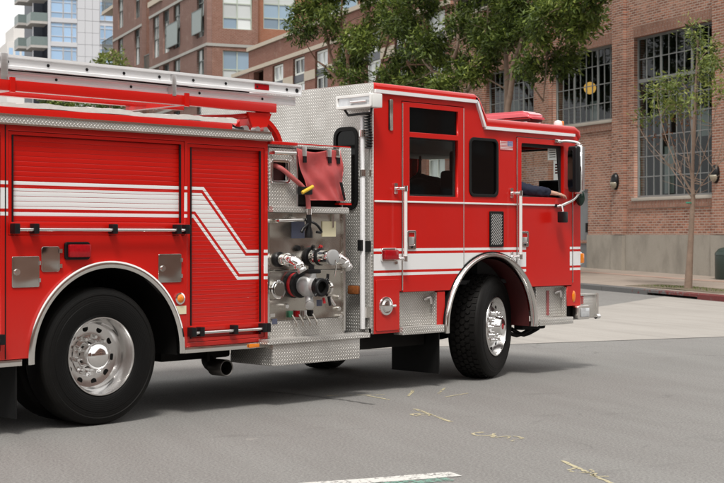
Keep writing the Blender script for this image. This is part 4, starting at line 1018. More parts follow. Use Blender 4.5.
bmesh.ops.solidify(bm, geom=bm.faces[:], thickness=.003)
obj('vinyl_curtain', bm, M_VINYL, T, sm=60)
for x, z, h, m in ((2.115, 2.135, .085, M_ALU), (2.415, 2.14, .07, M_ALU), (2.52, 2.14, .07, M_TRIM)):
    c_ = box('strap_buckle', x, x + .05, -.045, -.02, z, z + h, m, T, .005); box('strap', x + .008, x + .044, -.050, -.038, z - .055, z - .002, M_BLK, c_)
bm = BM(); prism(bm, [(2.535, 1.92), (2.565, 1.92), (2.61, 1.765), (2.59, 1.76)], 'y', -.075, -.068); obj('curtain_strap', bm, M_BLK, T)
# instruments, valves and handles on the pump panel
tubeo('pull_handle', [(1.83, .03, 1.575), (1.83, -.05, 1.575), (2.13, -.06, 1.585), (2.13, .03, 1.585)], .016, M_TRIM, T, 10)
box('dark_plate', 2.05, 2.20, .022, .0295, 1.425, 1.58, M_BLUE, T); box('card', 2.415, 2.58, .022, .0295, 1.44, 1.575, M_PAPER, T)
box('plate_clip', 2.525, 2.545, .01, .0215, 1.52, 1.64, M_TRIM, T)
for z in (1.34, 1.21): obj('gauge', lathe(BM(), [(0, -.03), (.022, -.03), (.026, -.02), (.026, .0)], 'y', (2.115, .03, z), 16), M_BLK, T, sm=40)
def flange(x, z, r, y0, y1, mat, par=None, name='flange', n=24):
    return obj(name, lathe(BM(), [(0, y0), (r * .92, y0), (r, y0 + .006), (r, y1), (0, y1)], 'y', (x, 0, z), n), mat, par or T, sm=40)
def disc_along(name, c, d, r, ln, mat, par, n=22):
    c = Vector(c); d = Vector(d).normalized(); return obj(name, tube(BM(), [c, c + d * ln * .12, c + d * ln * .88, c + d * ln], [r * .9, r, r, r * .9], n), mat, par, sm=50)
v1 = flange(1.90, 1.245, .066, .0, .03, M_BLK, name='discharge_valve')
disc_along('valve_body', (1.90, .0, 1.245), (0, -1, 0), .050, .07, M_CHROME, v1)
disc_along('collar', (1.90, -.07, 1.245), (0, -1, 0), .056, .025, M_TRIM, v1)
tubeo('elbow', [(1.90, -.09, 1.245), (1.905, -.14, 1.243), (1.925, -.185, 1.215), (1.945, -.205, 1.175)], [.043, .045, .042, .036], M_CHROME, v1, 14, 4)
disc_along('coupling', (1.925, -.185, 1.212), (.35, -.35, -.85), .050, .035, M_CHROME, v1); disc_along('coupling', (1.945, -.205, 1.172), (.35, -.35, -.85), .044, .035, M_ALU, v1)
v2 = flange(2.27, 1.265, .085, .0, .03, M_BLK, name='discharge_valve')
disc_along('valve_body', (2.27, .0, 1.265), (0, -1, 0), .070, .09, M_CHROME, v2); disc_along('collar', (2.27, -.09, 1.265), (0, -1, 0), .076, .025, M_BLK, v2)
obj('tee_body', lathe(BM(), [(.062, -.11), (.066, -.14), (.060, -.17), (.062, -.22), (.050, -.245)], 'y', (2.27, 0, 1.262), 26), M_CHROME, v2, sm=40)
disc_along('cap', (2.27, -.245, 1.262), (0, -1, 0), .068, .030, M_GREY, v2)
tubeo('spout', [(2.29, -.18, 1.262), (2.38, -.19, 1.258), (2.46, -.20, 1.225), (2.51, -.20, 1.175)], [.044, .044, .040, .034], M_CHROME, v2, 14, 4)
disc_along('coupling', (2.385, -.19, 1.256), (.9, 0, -.3), .050, .03, M_CHROME, v2); disc_along('coupling', (2.455, -.20, 1.228), (.65, 0, -.65), .048, .03, M_CHROME, v2); disc_along('coupling', (2.495, -.20, 1.190), (.6, 0, -.75), .042, .04, M_ALU, v2)
for dx, m in ((-.03, M_BLK), (.06, M_REDL)): tubeo('bleed_knob', [(2.27 + dx, -.03, 1.33), (2.27 + dx, -.05, 1.36)], .018, m, v2, 8)
tubeo('retaining_chain', [(2.28, -.28, 1.24), (2.285, -.285, 1.18), (2.28, -.27, 1.10)], .006, M_TRIM, v2, 6)
v3 = flange(2.07, 1.025, .115, .005, .03, M_BLK, name='main_intake')
flange(2.075, 1.025, .105, -.03, .004, simple('red_gasket', (.45, .01, .015), .4), v3, 'red_ring'); flange(2.085, 1.025, .112, -.065, -.031, M_BLK, v3, 'lug_ring')
obj('intake_body', lathe(BM(), [(.078, -.065), (.080, -.085), (.094, -.105), (.100, -.15), (.092, -.185), (.068, -.205), (.062, -.25)], 'y', (2.10, 0, 1.018), 28), M_GREY, v3, sm=40)
obj('outlet_ring', lathe(BM(), [(.052, -.305), (.070, -.308), (.080, -.298), (.080, -.275), (.074, -.268), (.077, -.245), (.06, -.24)], 'y', (2.105, 0, 1.01), 28), M_BLK, v3, sm=35)
obj('outlet_bore', lathe(BM(), [(0, -.26), (.052, -.262), (.053, -.304)], 'y', (2.105, 0, 1.01), 28), M_UNDER, v3, sm=35)
for k in range(4):
    a = R(45 + 90 * k); tubeo('ring_lug', [(2.105 + .07 * math.cos(a), -.288, 1.01 + .07 * math.sin(a)), (2.105 + .10 * math.cos(a), -.288, 1.01 + .10 * math.sin(a))], .013, M_BLK, v3, 8)
bm = abox(BM(), 2.03, 2.18, -.21, -.11, 1.125, 1.162, .01); obj('valve_bonnet', bm, M_BLK, v3, sm=40); tubeo('bonnet_neck', [(2.10, -.16, 1.07), (2.10, -.16, 1.126)], .05, M_GREY, v3, 14)
tubeo('bonnet_stem', [(2.11, -.16, 1.16), (2.11, -.16, 1.20)], .026, M_BLK, v3, 10)
tubeo('drain_elbow', [(2.09, -.15, .93), (2.08, -.17, .88), (2.04, -.21, .860)], [.034, .034, .030], M_GREY, v3, 12, 3); disc_along('drain_cap', (2.048, -.205, .862), (-.5, -.6, -.3), .038, .025, M_ALU, v3)
box('valve_tag', 2.13, 2.19, -.21, -.203, .845, .90, M_BLUE, v3)
for a, b, m in (((2.24, -.22, 1.03), (2.25, -.22, 1.12), M_BLK), ((2.20, -.28, .93), (2.21, -.29, .85), M_BLK), ((2.24, -.25, .92), (2.33, -.22, .85), M_CHROME), ((2.15, -.27, .92), (2.15, -.28, .87), M_REDL), ((2.20, -.2, 1.0), (2.27, -.2, 1.0), M_TRIM)):
    tubeo('lug_handle', [a, b], .013, m, v3, 8); 
obj('hand_wheel', lathe(BM(), [(.045, -.012), (.060, -.012), (.060, .012), (.045, .012), (.045, -.012)], 'x', (2.265, -.20, 1.0), 20), M_TRIM, v3, sm=40)
flange(1.875, .99, .082, -.012, .03, M_CHROME, name='inlet_cover'); flange(1.875, .99, .062, -.016, -.0125, M_STEEL, name='inlet_cap')
flange(1.96, .845, .022, -.02, .03, M_CHROME, name='drain_knob'); box('small_plate', 1.80, 1.855, .02, .0295, .755, .785, M_TRIM, T); box('small_plate', 1.825, 1.88, .02, .0295, .695, .74, M_BLUE, T)
M_GRN = simple('green_knob', (.03, .14, .08), .5)
for k, m in enumerate((M_GRN, M_REDL, M_ALU, M_BLK)):
    x = 2.03 + .08 * k; L_ = box('drain_lever', x - .016, x + .016, .0, .0295, .745, .80, m, T, .004); tubeo('lever_arm', [(x, -.005, .765), (x + .012, -.045, .70), (x + .012, -.045, .665)], .008, M_STEEL, L_, 8)
for x, z in ((2.60, .90), (2.60, .80), (2.62, .73)): flange(x, z, .02, -.004, .03, M_TRIM, name='port_plug', n=14)
for x, z in [(1.80, 1.62), (1.80, 1.18), (2.66, 1.60), (2.66, 1.18), (1.80, 1.12), (2.66, 1.12), (1.80, .75), (2.66, .76), (2.2, .735)]: flange(x, z, .007, .024, .03, M_CHROME, name='bolt', n=8)
# ---- pre-connected hose with nozzle hanging from its port (a thing of its own)
HL = empty('fire_hose', (1.9, 0, 1.6)); tag(HL, 'faded red fire hose with black nozzle hanging out of its chrome port', 'hose')
hp = [(1.84, .06, 2.06), (1.88, -.03, 2.02), (1.97, -.06, 1.95), (2.08, -.07, 1.875), (2.135, -.08, 1.80), (2.15, -.08, 1.70), (2.15, -.085, 1.62)]
hp = [(a - 1.9, b, c - 1.6) for a, b, c in hp]
tubeo('hose_line', hp, .021, M_HOSE, HL, 12, 5)
tubeo('nozzle', [(.25, -.085, .03), (.25, -.085, -.03), (.25, -.085, -.07), (.25, -.085, -.12), (.25, -.085, -.17)], [.022, .026, .02, .034, .036], M_BLK, HL, 14); tubeo('coupling', [(.25, -.085, .08), (.25, -.085, .03)], .026, M_TRIM, HL, 14)
tubeo('nozzle_bail', [(.25, -.05, -.02), (.30, -.12, -.05), (.36, -.13, -.12), (.30, -.13, -.12)], .011, M_BLK, HL, 8, 3)
tubeo('pistol_grip', [(.24, -.09, -.05), (.18, -.09, -.09), (.16, -.09, -.12)], .014, M_BLK, HL, 8)
cl_ = box('hose_clamp', .14, .27, -.115, -.055, .20, .27, M_BLK, HL, .012); tubeo('clamp_handle', [(.13, -.13, .215), (.19, -.14, .245), (.25, -.135, .27)], .016, M_YEL, HL, 8, 3)

# ---- running-board step under the pump
bm = BM(); abox(bm, 1.652, 2.868, -.125, .06, .535, .577, .006); obj('step_board', bm, M_DP, T, sm=35)
box('step_locker', 1.72, 2.754, -.105, .45, .352, .534, M_DP, T, .004)
# ---- chassis below
box('chassis_rail', -2.5, 6.1, .72, .84, .62, .86, M_UNDER, T); box('chassis_rail', -2.5, 6.1, 1.62, 1.74, .62, .86, M_UNDER, T)
box('fuel_tank', .95, 1.7, .42, 2.0, .40, .60, M_UNDER, T, .03); box('gearbox', 2.4, 3.6, .9, 1.56, .38, .8, M_UNDER, T, .05); box('battery_tray', 2.78, 3.90, .16, 2.3, .40, .54, M_UNDER, T)  # tank and tray boxes also sized to block light under the body
tubeo('rear_axle', [(.105, .3, .527), (.105, 2.16, .527)], .07, M_UNDER, T, 12); tubeo('differential', [(.105, 1.0, .527), (.105, 1.12, .527), (.105, 1.34, .527), (.105, 1.46, .527)], [.08, .2, .2, .08], M_UNDER, T, 16)
tubeo('front_axle', [(4.85, .45, .50), (4.85, .8, .42), (4.85, 1.66, .42), (4.85, 2.0, .50)], .06, M_UNDER, T, 10); tubeo('drive_shaft', [(.1, 1.23, .55), (2.6, 1.23, .62)], .05, M_UNDER, T, 10)
for a, b in ((-2.4, -.7), (.95, 1.7), (1.9, 3.85)): box('far_side_light_block', a, b, 1.95, W_ - .08, .33, .60, M_UNDER, T)  # boxes added to block light coming under from the far side
tubeo('exhaust_pipe', [(1.75, .75, .40), (1.55, .55, .385), (1.42, .36, .362), (1.35, .20, .352)], .056, M_UNDER, T, 18, 4)
obj('exhaust_tip', lathe(BM(), [(.056, .12), (.058, -.045), (.066, -.050), (.070, -.045), (.070, .12)], 'y', (1.35, .10, .352), 28), metal('sooty_steel', (.16, .15, .14), .35), T, sm=40)
box('exhaust_hanger', 1.26, 1.29, .2, .22, .40, .56, M_UNDER, T)
box('mud_flap', -.66, -.645, .02, .62, .12, .56, M_RUB, T); box('mud_flap', 3.93, 3.945, -.0, .62, .125, .56, M_RUB, T, .003); box('mud_flap', 3.93, 3.945, 1.84, 2.44, .125, .56, M_RUB, T)
for (a, b) in ((5.30, .30), (5.42, .25)): tubeo('steering_link', [(a, .30, .47), (a + .18, .28, .40), (a + .4, .26, .46)], .022, M_UNDER, T, 8, 3)
box('spring_hanger', 5.45, 5.85, .18, .30, .46, .54, M_UNDER, T, .02)

# ---- wheels
def tyre_prof(r, w, rim, yo):
    """(radius, y) from the outer bead across the tread to the inner bead; yo = outer sidewall"""
    P = [(rim, .035), (rim + .012, .016), (rim + .03, .008), (rim + .06, .003), (rim + .10, 0), (rim + .125, .001), (rim + .127, .004), (rim + .14, .005), (r - .06, .010), (r - .055, .006), (r - .03, .014), (r - .014, .026), (r - .004, .040), (r, .055)]
    Q = [(a, w - b) for a, b in reversed(P)]
    return [(a, yo + b) for a, b in P] + [(a, yo + b) for a, b in Q]
def nut(parent, x, y, z, r, ln, mat):
    return obj('lug_nut', lathe(BM(), [(0, -ln), (r * .62, -ln), (r * .82, -ln * .75), (r, -.004), (r * 1.25, 0)], 'y', (x, y, z), 10), mat, parent, sm=50)
def rear_wheel(loc, flip=False):
    rz = R(180) if flip else 0
    wheel = lathe(BM(), [(.302, .030), (.305, .018), (.300, .010), (.292, .010), (.287, .020), (.284, .040), (.272, .060), (.268, .125), (.262, .150), (.245, .172), (.20, .180), (.165, .178), (.160, .165), (.118, .160), (.112, .150)], 'y', (0, 0, 0), 64)
    wo_ = obj('wheel', wheel, M_RIM, T, loc, (0, 0, rz), sm=40)
    tp = tyre_prof(.527, .285, .297, 0); obj('tyre', lathe(BM(), tp, 'y', n=72), M_TYRE, wo_, sm=40)
    tp = tyre_prof(.527, .285, .297, .345); obj('tyre', lathe(BM(), tp, 'y', n=48), M_TYRE, wo_, sm=40)
    obj('inner_drum', lathe(BM(), [(.11, .2), (.28, .2), (.28, .6), (.05, .6)], 'y', n=32), M_UNDER, wo_)
    obj('hub_cap', lathe(BM(), [(.125, .17), (.120, .13), (.112, .112), (.109, .072), (.102, .050), (.080, .030), (.045, .018), (0, .014)], 'y', n=40), M_CHROME, wo_, sm=60)
    for k in range(10):
        a = 2 * math.pi * (k + .3) / 10
        nut(wo_, .1425 * math.cos(a), .166, .1425 * math.sin(a), .019, .052, M_CHROME)
        a += math.pi / 10
        obj('hand_hole_disc', lathe(BM(), [(0, 0), (.024, 0), (.028, .003)], 'y', (.212 * math.cos(a), .1765, .212 * math.sin(a)), 16), M_UNDER, wo_)  # dark disc paints the shaded opening, nothing is cut
        if k % 2: nut(wo_, .085 * math.cos(a), .100, .085 * math.sin(a), .008, .012, M_CHROME) if False else None
    return wo_
rear_wheel((.105, .028, .527)); rear_wheel((.105, W_ - .028, .527), True)
def front_wheel(loc, rz):
    wheel = lathe(BM(), [(.302, .030), (.305, .016), (.300, .006), (.291, .006), (.286, .020), (.280, .060), (.262, .085), (.235, .075), (.19, .050), (.165, .046), (.11, .046)], 'y', n=64)
    wo_ = obj('wheel', wheel, M_RIM, T, loc, (0, 0, rz), sm=40)
    obj('tyre', lathe(BM(), tyre_prof(.517, .36, .297, 0), 'y', n=72), M_TYRE, wo_, sm=40)
    # tread blocks
    bm = BM(); rows = 5; nb = 46; w = .36
    for rI in range(rows):
        yc = .052 + (w - .104) * (rI + .5) / rows; hw = (w - .104) / rows / 2 * .90
        for k in range(nb):
            a0 = 2 * math.pi * (k + (.5 if rI % 2 else 0)) / nb; da = math.pi / nb * .86
            r0_, r1_ = .512, .531 - (.006 if rI in (0, rows - 1) else 0)
            pts = [(-hw, -da * .55), (0, -da * 1.05), (hw, -da * .55), (hw, da * .55), (0, da * 1.05), (-hw, da * .55)] if 0 < rI < rows - 1 else [(-hw, -da * .8), (hw, -da * .8), (hw, da * .8), (-hw, da * .8)]
            lo = [bm.verts.new((r0_ * math.cos(a0 + q), yc + p_, r0_ * math.sin(a0 + q))) for p_, q in pts]; hi = [bm.verts.new((r1_ * math.cos(a0 + q), yc + p_ * .93, r1_ * math.sin(a0 + q))) for p_, q in pts]
            bm.faces.new(hi)
            for i in range(len(pts)): bm.faces.new((lo[i], lo[(i + 1) % len(pts)], hi[(i + 1) % len(pts)], hi[i]))
    bmesh.ops.recalc_face_normals(bm, faces=bm.faces[:])
    tr = obj('tread', bm, M_TYRE, wo_); tr['kind'] = 'stuff'
    # shoulder lugs
    obj('brake_drum', lathe(BM(), [(.05, .08), (.27, .1), (.27, .4), (.05, .4)], 'y', n=32), M_UNDER, wo_)
    obj('hub_cap', lathe(BM(), [(.112, .046), (.108, .0), (.098, -.012), (.085, -.05), (.078, -.058), (.03, -.060), (0, -.060)], 'y', n=36), M_CHROME, wo_, sm=45)
    obj('hub_emblem', lathe(BM(), [(0, -.064), (.026, -.064), (.03, -.0605)], 'y', n=20), M_REDL, wo_, sm=40)
    for k in range(10):
        a = 2 * math.pi * k / 10; nut(wo_, .1425 * math.cos(a), .044, .1425 * math.sin(a), .020, .060, M_CHROME)
        a += math.pi / 10; obj('hand_hole_disc', lathe(BM(), [(0, 0), (.022, 0), (.025, .003)], 'y', (.222 * math.cos(a), .0615, .222 * math.sin(a)), 16), M_UNDER, wo_)  # openings drawn as dark discs in place of shade
        if k % 2 == 0: nut(wo_, .095 * math.cos(a), -.012, .095 * math.sin(a), .010, .02, M_CHROME)
    return wo_
ST = R(19.5)
front_wheel((4.955, .115, .528), ST)
fw2 = front_wheel((4.42, W_ - .13, .528), R(180) + ST)

# ---- cab
AX, AZ, AR = 4.72, .56, .712
def az_at(x): return AZ + math.sqrt(max(0, AR * AR - (x - AX) ** 2))
def arc_x(x0, x1, n, r=AR): return [(x, AZ + math.sqrt(max(0, r * r - (x - AX) ** 2))) for x in [x0 + (x1 - x0) * i / n for i in range(n + 1)]]
def cab_outline():
    o = [(3.03, .55), (3.385, .55), (3.385, .93), (3.411, .93), (3.411, 2.706), (4.297, 2.706)]
    o += arc_x(4.297, 5.120, 16)
    o += [(5.120, 2.462), (6.066, 2.462), (6.066, .915), (5.985, .915), (5.985, .70), (6.225, .70), (6.225, 2.40), (6.15, 2.515), (4.60, 2.515), (4.47, 2.77), (3.03, 2.77)]
    return o
qwin = rrect(4.393, 4.812, 1.846, 2.402, .055)
plate('cab_side', cab_outline(), [qwin], 0, .045, M_PAINT, T, bev=.003); plate('cab_side', cab_outline(), [qwin], W_ - .045, W_, M_PAINT, T, bev=.003)
g_ = plate('quarter_window', rrect(4.378, 4.827, 1.831, 2.417, .068), [rrect(4.408, 4.797, 1.861, 2.387, .042)], -.010, .010, M_RUB, T, bev=.004)
plate('pane', rrect(4.40, 4.805, 1.853, 2.395, .05), [], .012, .018, M_GBLK, g_)
d1 = [(3.42, .922)] + [(x, z) for x, z in [(4.098, .922)] + arc_x(4.125, 4.288, 6, AR + .006)] + [(4.288, 2.697), (3.42, 2.697)]
up_win = rect(3.513, 4.206, 2.420, 2.652); lo_win = rect(3.513, 4.206, 1.822, 2.372)
d2 = [(5.129, 2.453)] + arc_x(5.129, 5.325, 6, AR + .006) + [(5.345, .922), (6.057, .922), (6.057, 2.453)]
w2 = rrect(5.196, 5.915, 1.846, 2.396, .02, 3)
def cab_door(out, wins, s):
    y0, y1 = (-.008, .034) if s > 0 else (W_ - .034, W_ + .008)
    return plate('cab_door', out, wins, y0, y1, M_PAINT, T, bev=.003)
for s in (1, -1):
    da = cab_door(d1, [up_win, lo_win], s); db = cab_door(d2, [w2], s)
    yy = (.014, .020) if s > 0 else (W_ - .020, W_ - .014)
    plate('pane', rect(3.503, 4.216, 2.41, 2.662), [], yy[0], yy[1], M_GBLK, da)
    plate('pane', rect(3.503, 4.216, 1.812, 2.382), [], yy[0], yy[1], M_GLASS, da)
    if s < 0: plate('pane', rrect(5.186, 5.925, 1.836, 2.406, .02, 3), [], yy[0], yy[1], M_GLASS, db)
    yi = (.035, .05) if s > 0 else (W_ - .05, W_ - .035)
    plate('window_gasket', rect(5.16, 5.95, 1.80, 2.43), [[(5.215, 1.862), (5.905, 1.862), (5.855, 2.365), (5.215, 2.365)]], yi[0], yi[1], M_INT, db)
    plate('window_gasket', rect(3.47, 4.25, 1.78, 2.69), [rect(3.53, 4.19, 1.84, 2.36)], yi[0], yi[1], M_INT, da)
    if s > 0: DA, DB = da, db
# moulding, stripes of trim, gutter
box('side_moulding', 3.045, 3.405, -.014, -.001, 1.755, 1.772, M_WHITE, T, .003); box('side_moulding', 3.425, 4.283, -.022, -.009, 1.757, 1.774, M_WHITE, DA, .003)
box('side_moulding', 4.30, 5.115, -.014, -.001, 1.757, 1.774, M_WHITE, T, .003); box('side_moulding', 5.135, 5.90, -.022, -.009, 1.759, 1.776, M_WHITE, DB, .003)
def sweep_strip(name, pts, y0, y1, h, mat, par):
    bm = BM()
    for (a, b) in zip(pts[:-1], pts[1:]):
        d = Vector((b[0] - a[0], b[1] - a[1])).normalized(); n_ = Vector((-d.y, d.x)) * h / 2
        prism(bm, [(a[0] - n_.x, a[1] - n_.y), (b[0] - n_.x, b[1] - n_.y), (b[0] + n_.x, b[1] + n_.y), (a[0] + n_.x, a[1] + n_.y)], 'y', y0, y1)
    return obj(name, bm, mat, par)
sweep_strip('rain_gutter', [(3.035, 2.768), (4.478, 2.768)], -.030, -.001, .032, M_ALUW, T)
sweep_strip('rain_gutter', [(4.482, 2.766), (4.598, 2.528)], -.030, -.001, .028, M_ALUW, T); sweep_strip('rain_gutter', [(4.602, 2.518), (6.09, 2.518)], -.030, -.001, .030, M_ALUW, T)
sweep_strip('rain_gutter', [(3.035, 2.768), (4.478, 2.768)], W_ + .001, W_ + .03, .032, M_ALUW, T)
# roof: extruded profile with rounded shoulders
bm = BM(); prism(bm, [(3.03, 2.772), (4.472, 2.772), (4.604, 2.52), (6.145, 2.52), (6.19, 2.46), (6.235, 2.50), (6.22, 2.58), (6.12, 2.618), (4.665, 2.618), (4.54, 2.81), (4.47, 2.845), (3.06, 2.850), (3.03, 2.84)], 'y', -.012, W_ + .012)
bmesh.ops.bevel(bm, geom=[e for e in bm.edges if abs(e.verts[0].co.y - e.verts[1].co.y) < 1e-4], offset=.060, segments=4, affect='EDGES', profile=.5, clamp_overlap=True)
obj('cab_roof', bm, M_RED, T, sm=40)
# cab rear wall of diamond plate with a black window
plate('cab_rear_wall', rect(-.010, W_ + .010, .553, 2.842), [rrect(.185, .475, 1.70, 2.44, .09, 5), rrect(1.98, 2.27, 1.70, 2.44, .09, 5)], 3.012, 3.028, M_DP, T, axis='x')
g_ = plate('rear_window', rrect(.17, .49, 1.685, 2.455, .10, 5), [rrect(.205, .455, 1.72, 2.42, .07, 5)], 3.0, 3.0115, M_RUB, T, axis='x'); plate('pane', rrect(.19, .47, 1.705, 2.435, .085, 5), [], 3.014, 3.02, M_GBLK, g_, axis='x')
g_ = plate('rear_window', rrect(1.965, 2.285, 1.685, 2.455, .10, 5), [rrect(2.0, 2.25, 1.72, 2.42, .07, 5)], 3.0, 3.0115, M_RUB, T, axis='x'); plate('pane', rrect(1.985, 2.265, 1.705, 2.435, .085, 5), [], 3.014, 3.02, M_GBLK, g_, axis='x')
box('rear_edge_trim', 3.006, 3.0115, .0, .03, .56, 2.76, M_TRIM, T)
# front wall, windscreen, grille
plate('cab_front', rect(.046, W_ - .046, .62, 2.515), [rrect(.12, 1.20, 1.62, 2.40, .06), rrect(1.26, 2.34, 1.62, 2.40, .06)], 6.18, 6.22, M_RED, T, axis='x', bev=.004)
for a, b in ((.10, 1.22), (1.24, 2.36)):
    f_ = plate('windscreen', rrect(a, b, 1.60, 2.42, .07), [rrect(a + .04, b - .04, 1.64, 2.38, .05)], 6.222, 6.235, M_RUB, T, axis='x'); plate('pane', rrect(a + .02, b - .02, 1.62, 2.40, .06), [], 6.205, 6.212, M_GLASS, f_, axis='x')
g_ = plate('grille', rrect(.75, 1.71, .85, 1.45, .04), [rrect(.80, 1.66, .90, 1.40, .03)], 6.222, 6.25, M_CHROME, T, axis='x')
for k in range(6): box('grille_bar', 6.223, 6.24, .79, 1.67, .93 + k * .08, .955 + k * .08, M_CHROME, g_)
for y in (.15, 1.83):
    hb = plate('headlamp_bezel', rrect(y, y + .48, .95, 1.20, .03), [], 6.222, 6.25, M_CHROME, T, axis='x')
    for k in (0, 1): obj('lens', lathe(BM(), [(.085, 0), (.07, .012), (0, .018)], 'x', (6.2505, y + .125 + .23 * k, 1.075), 24), M_CLR, hb, sm=50)
# bumper
bp = box('bumper', 6.232, 6.545, .03, W_ - .03, .553, .80, M_DP, T, .012); box('bumper_top', 6.226, 6.56, .02, W_ - .02, .8005, .816, M_DP, T)
box('bumper_rear_skirt', 5.99, 6.228, .06, .2, .545, .69, M_UNDER, T)
tubeo('bumper_post', [(6.545, .012, .56), (6.545, .012, .82)], .016, M_TRIM, T, 10); tubeo('bumper_roller', [(6.50, .0, .57), (6.56, .0, .57)], .028, M_CHROME, T, 12)
bl = plate('side_scene_lamp', rrect(6.11, 6.328, .552, .700, .025, 4), [], -.05, .028, M_TRIM, T, bev=.006); bm = abox(BM(), 6.155, 6.30, -.066, -.0505, .578, .676, .012); obj('lens', bm, M_CLR, bl, sm=40)
for k in range(4): box('red_chevron', 6.27, 6.31, .024, .0295, .715 + k * .022, .728 + k * .022, M_REDL, T)
bm = abox(BM(), 6.226, 6.30, .03, .13, 1.135, 1.275, .02); a_ = obj('turn_signal', bm, M_CHROME, T, sm=40); bm = abox(BM(), 6.255, 6.318, .012, .125, 1.15, 1.26, .018); obj('lens', bm, M_AMB, a_, sm=40)
a_ = obj('oval_marker', lathe(BM(), [(.0, -.012), (.6, -.011), (.85, -.008), (1, 0)], 'y', (0, 0, 0), 24), M_AMB, T, (6.10, -.001, .80), sm=60); a_.scale = (.028, 1, .062)
tubeo('front_seam_strip', [(6.075, -.006, .95), (6.075, -.006, 2.3)], .005, M_ALU, T, 6)
# step wells
def stepwell(x0, x1, zb, zt, d):
    box('step_well', x0, x1, .075, .09, zb, zt, M_DP, T); box('step_well_roof', x0, x1, .03, .074, zt - .012, zt - .002, M_DP, T)
    for xx in (x0 - .012, x1 + .001): box('step_well_side', xx, xx + .011, .01, .075, zb, zt - .013, M_DP, T)
    bm = abox(BM(), x0 - .02, x1 + .06, -.045, .073, zb - .075, zb - .002, .006); obj('cab_step', bm, M_DP, T, sm=35)
stepwell(3.40, 3.905, .60, .92, 0); stepwell(5.47, 5.975, .59, .915, 0)
box('red_reflector', 5.72, 5.76, .068, .0745, .61, .87, simple('dim_red_tape', (.30, .08, .08), .5), T)
for x in (3.80, 5.86): tubeo('step_latch', [(x, .07, .84), (x + .04, .03, .86), (x + .07, .04, .80)], .014, M_ALU, T, 8, 3)
box('arch_post', 3.917, 4.02, .0, .04, .545, .912, M_PAINT, T); 
# fill panel with round cap
plate('fill_panel', rrect(3.062, 3.372, .575, 1.045, .012, 3), [], -.010, -.002, M_PAINT, T, bev=.002)
fc = obj('fill_cap', lathe(BM(), [(.088, 0), (.084, -.012), (.066, -.016), (.052, -.012), (.05, -.03), (.02, -.036), (0, -.036)], 'y', (3.188, -.010, .802), 28), M_CHROME, T, sm=40); tubeo('cap_tab', [(3.24, -.035, .802), (3.295, -.03, .802)], .014, M_CHROME, fc, 8)
lamp(3.128, 3.335, 1.209, 1.335, M_REDL, M_CHROME)
# front arch
ring_arc('fender_trim', AX, AZ, .670, .716, -.045, .03, -4, 184, M_TRIM, T, 48, .016)
obj('fender_rubber', lathe(BM(), [(.718, -.012), (.730, -.012), (.730, .02), (.718, .02)], 'y', (AX, 0, AZ), 40, a0=R(-4), a1=R(184)), M_RUB, T, sm=40)
obj('wheel_well', lathe(BM(), [(.655, .031), (.655, .34)], 'y', (AX, 0, AZ), 36, a0=R(-4), a1=R(184)), M_DRED, T, sm=40)
obj('wheel_well', lathe(BM(), [(.69, .341), (.69, .72), (.05, .72)], 'y', (AX, 0, AZ), 36, a0=R(-4), a1=R(184)), M_UNDER, T, sm=40)
obj('wheel_well', lathe(BM(), [(.69, W_ - .04), (.69, W_ - .72), (.05, W_ - .72)], 'y', (AX, 0, AZ), 36, a0=R(-4), a1=R(184)), M_UNDER, T, sm=40)
# grab bars, handles, vents
def grab(x, z0, z1, par, off=-.075):
    b = tubeo('grab_bar', [(x, off, z0), (x, off, z1)], .017, M_WHITE, T, 12)
    for z in (z0 + .02, z1 - .02):
        tubeo('grab_bracket', [(x, off, z), (x - .055, off + .02, z), (x - .06, -.006, z)], .014, M_CHROME, b, 8); plate('bracket_foot', rrect(x - .085, x - .04, z - .05, z + .05, .008, 2), [], -.014, -.002, M_CHROME, b)
        tubeo('collar', [(x, off, z - .025), (x, off, z + .025)], .021, M_CHROME, b, 12)
grab(3.385, 1.215, 1.905, T); grab(5.095, 1.215, 1.90, T)
tubeo('door_hinge', [(3.416, -.006, .94), (3.416, -.006, 2.68)], .007, M_TRIM, T, 8); tubeo('door_hinge', [(5.1245, -.006, 1.2), (5.1245, -.006, 2.44)], .007, M_TRIM, T, 8); tubeo('door_edge_strip', [(4.2925, -.004, 1.16), (4.2925, -.004, 2.69)], .006, M_ALU, T, 8)
def paddle(x0, x1, z0, z1, par):
    h_ = plate('door_handle', rrect(x0, x1, z0, z1, .015, 3), [rrect(x0 + .02, x1 - .02, z0 + .04, z1 - .02, .01, 3)], -.02, -.0085, M_CHROME, par, bev=.003)
    bm = abox(BM(), x0 + .024, x1 - .024, -.016, -.0088, z0 + .045, z1 - .06, .003); obj('paddle', bm, M_ALU, h_, sm=35); obj('key_lock', lathe(BM(), [(0, -.026), (.012, -.026), (.014, -.02)], 'y', ((x0 + x1) / 2, 0, z0 + .024), 12), M_BLK, h_)
paddle(3.471, 3.592, 1.318, 1.498, DA); paddle(5.178, 5.302, 1.334, 1.494, DB)
vf = plate('cab_vent', rrect(4.685, 4.900, 1.336, 1.692, .012, 3), [rect(4.705, 4.880, 1.358, 1.670)], -.016, -.001, M_RUB, T, bev=.003)
box('vent_back', 4.70, 4.885, -.004, -.0015, 1.352, 1.676, M_UNDER, vf)
bm = BM()
for k in range(-12, 8):
    for sgn in (1, -1):
        x_ = 4.705 + (k * .030); a = Vector((x_, 1.358)) if sgn > 0 else Vector((x_ + .0, 1.670)); b = a + Vector((.312, .312 * sgn))
        # clip to the vent opening in x
        ta = max(0, (4.705 - a.x) / .312); tb = min(1, (4.880 - a.x) / .312)
        if tb <= ta: continue
        p_, q_ = a + (b - a) * ta, a + (b - a) * tb
        tube(bm, [(p_.x, -.009 - .002 * sgn, p_.y), (q_.x, -.009 - .002 * sgn, q_.y)], .0028, 4)
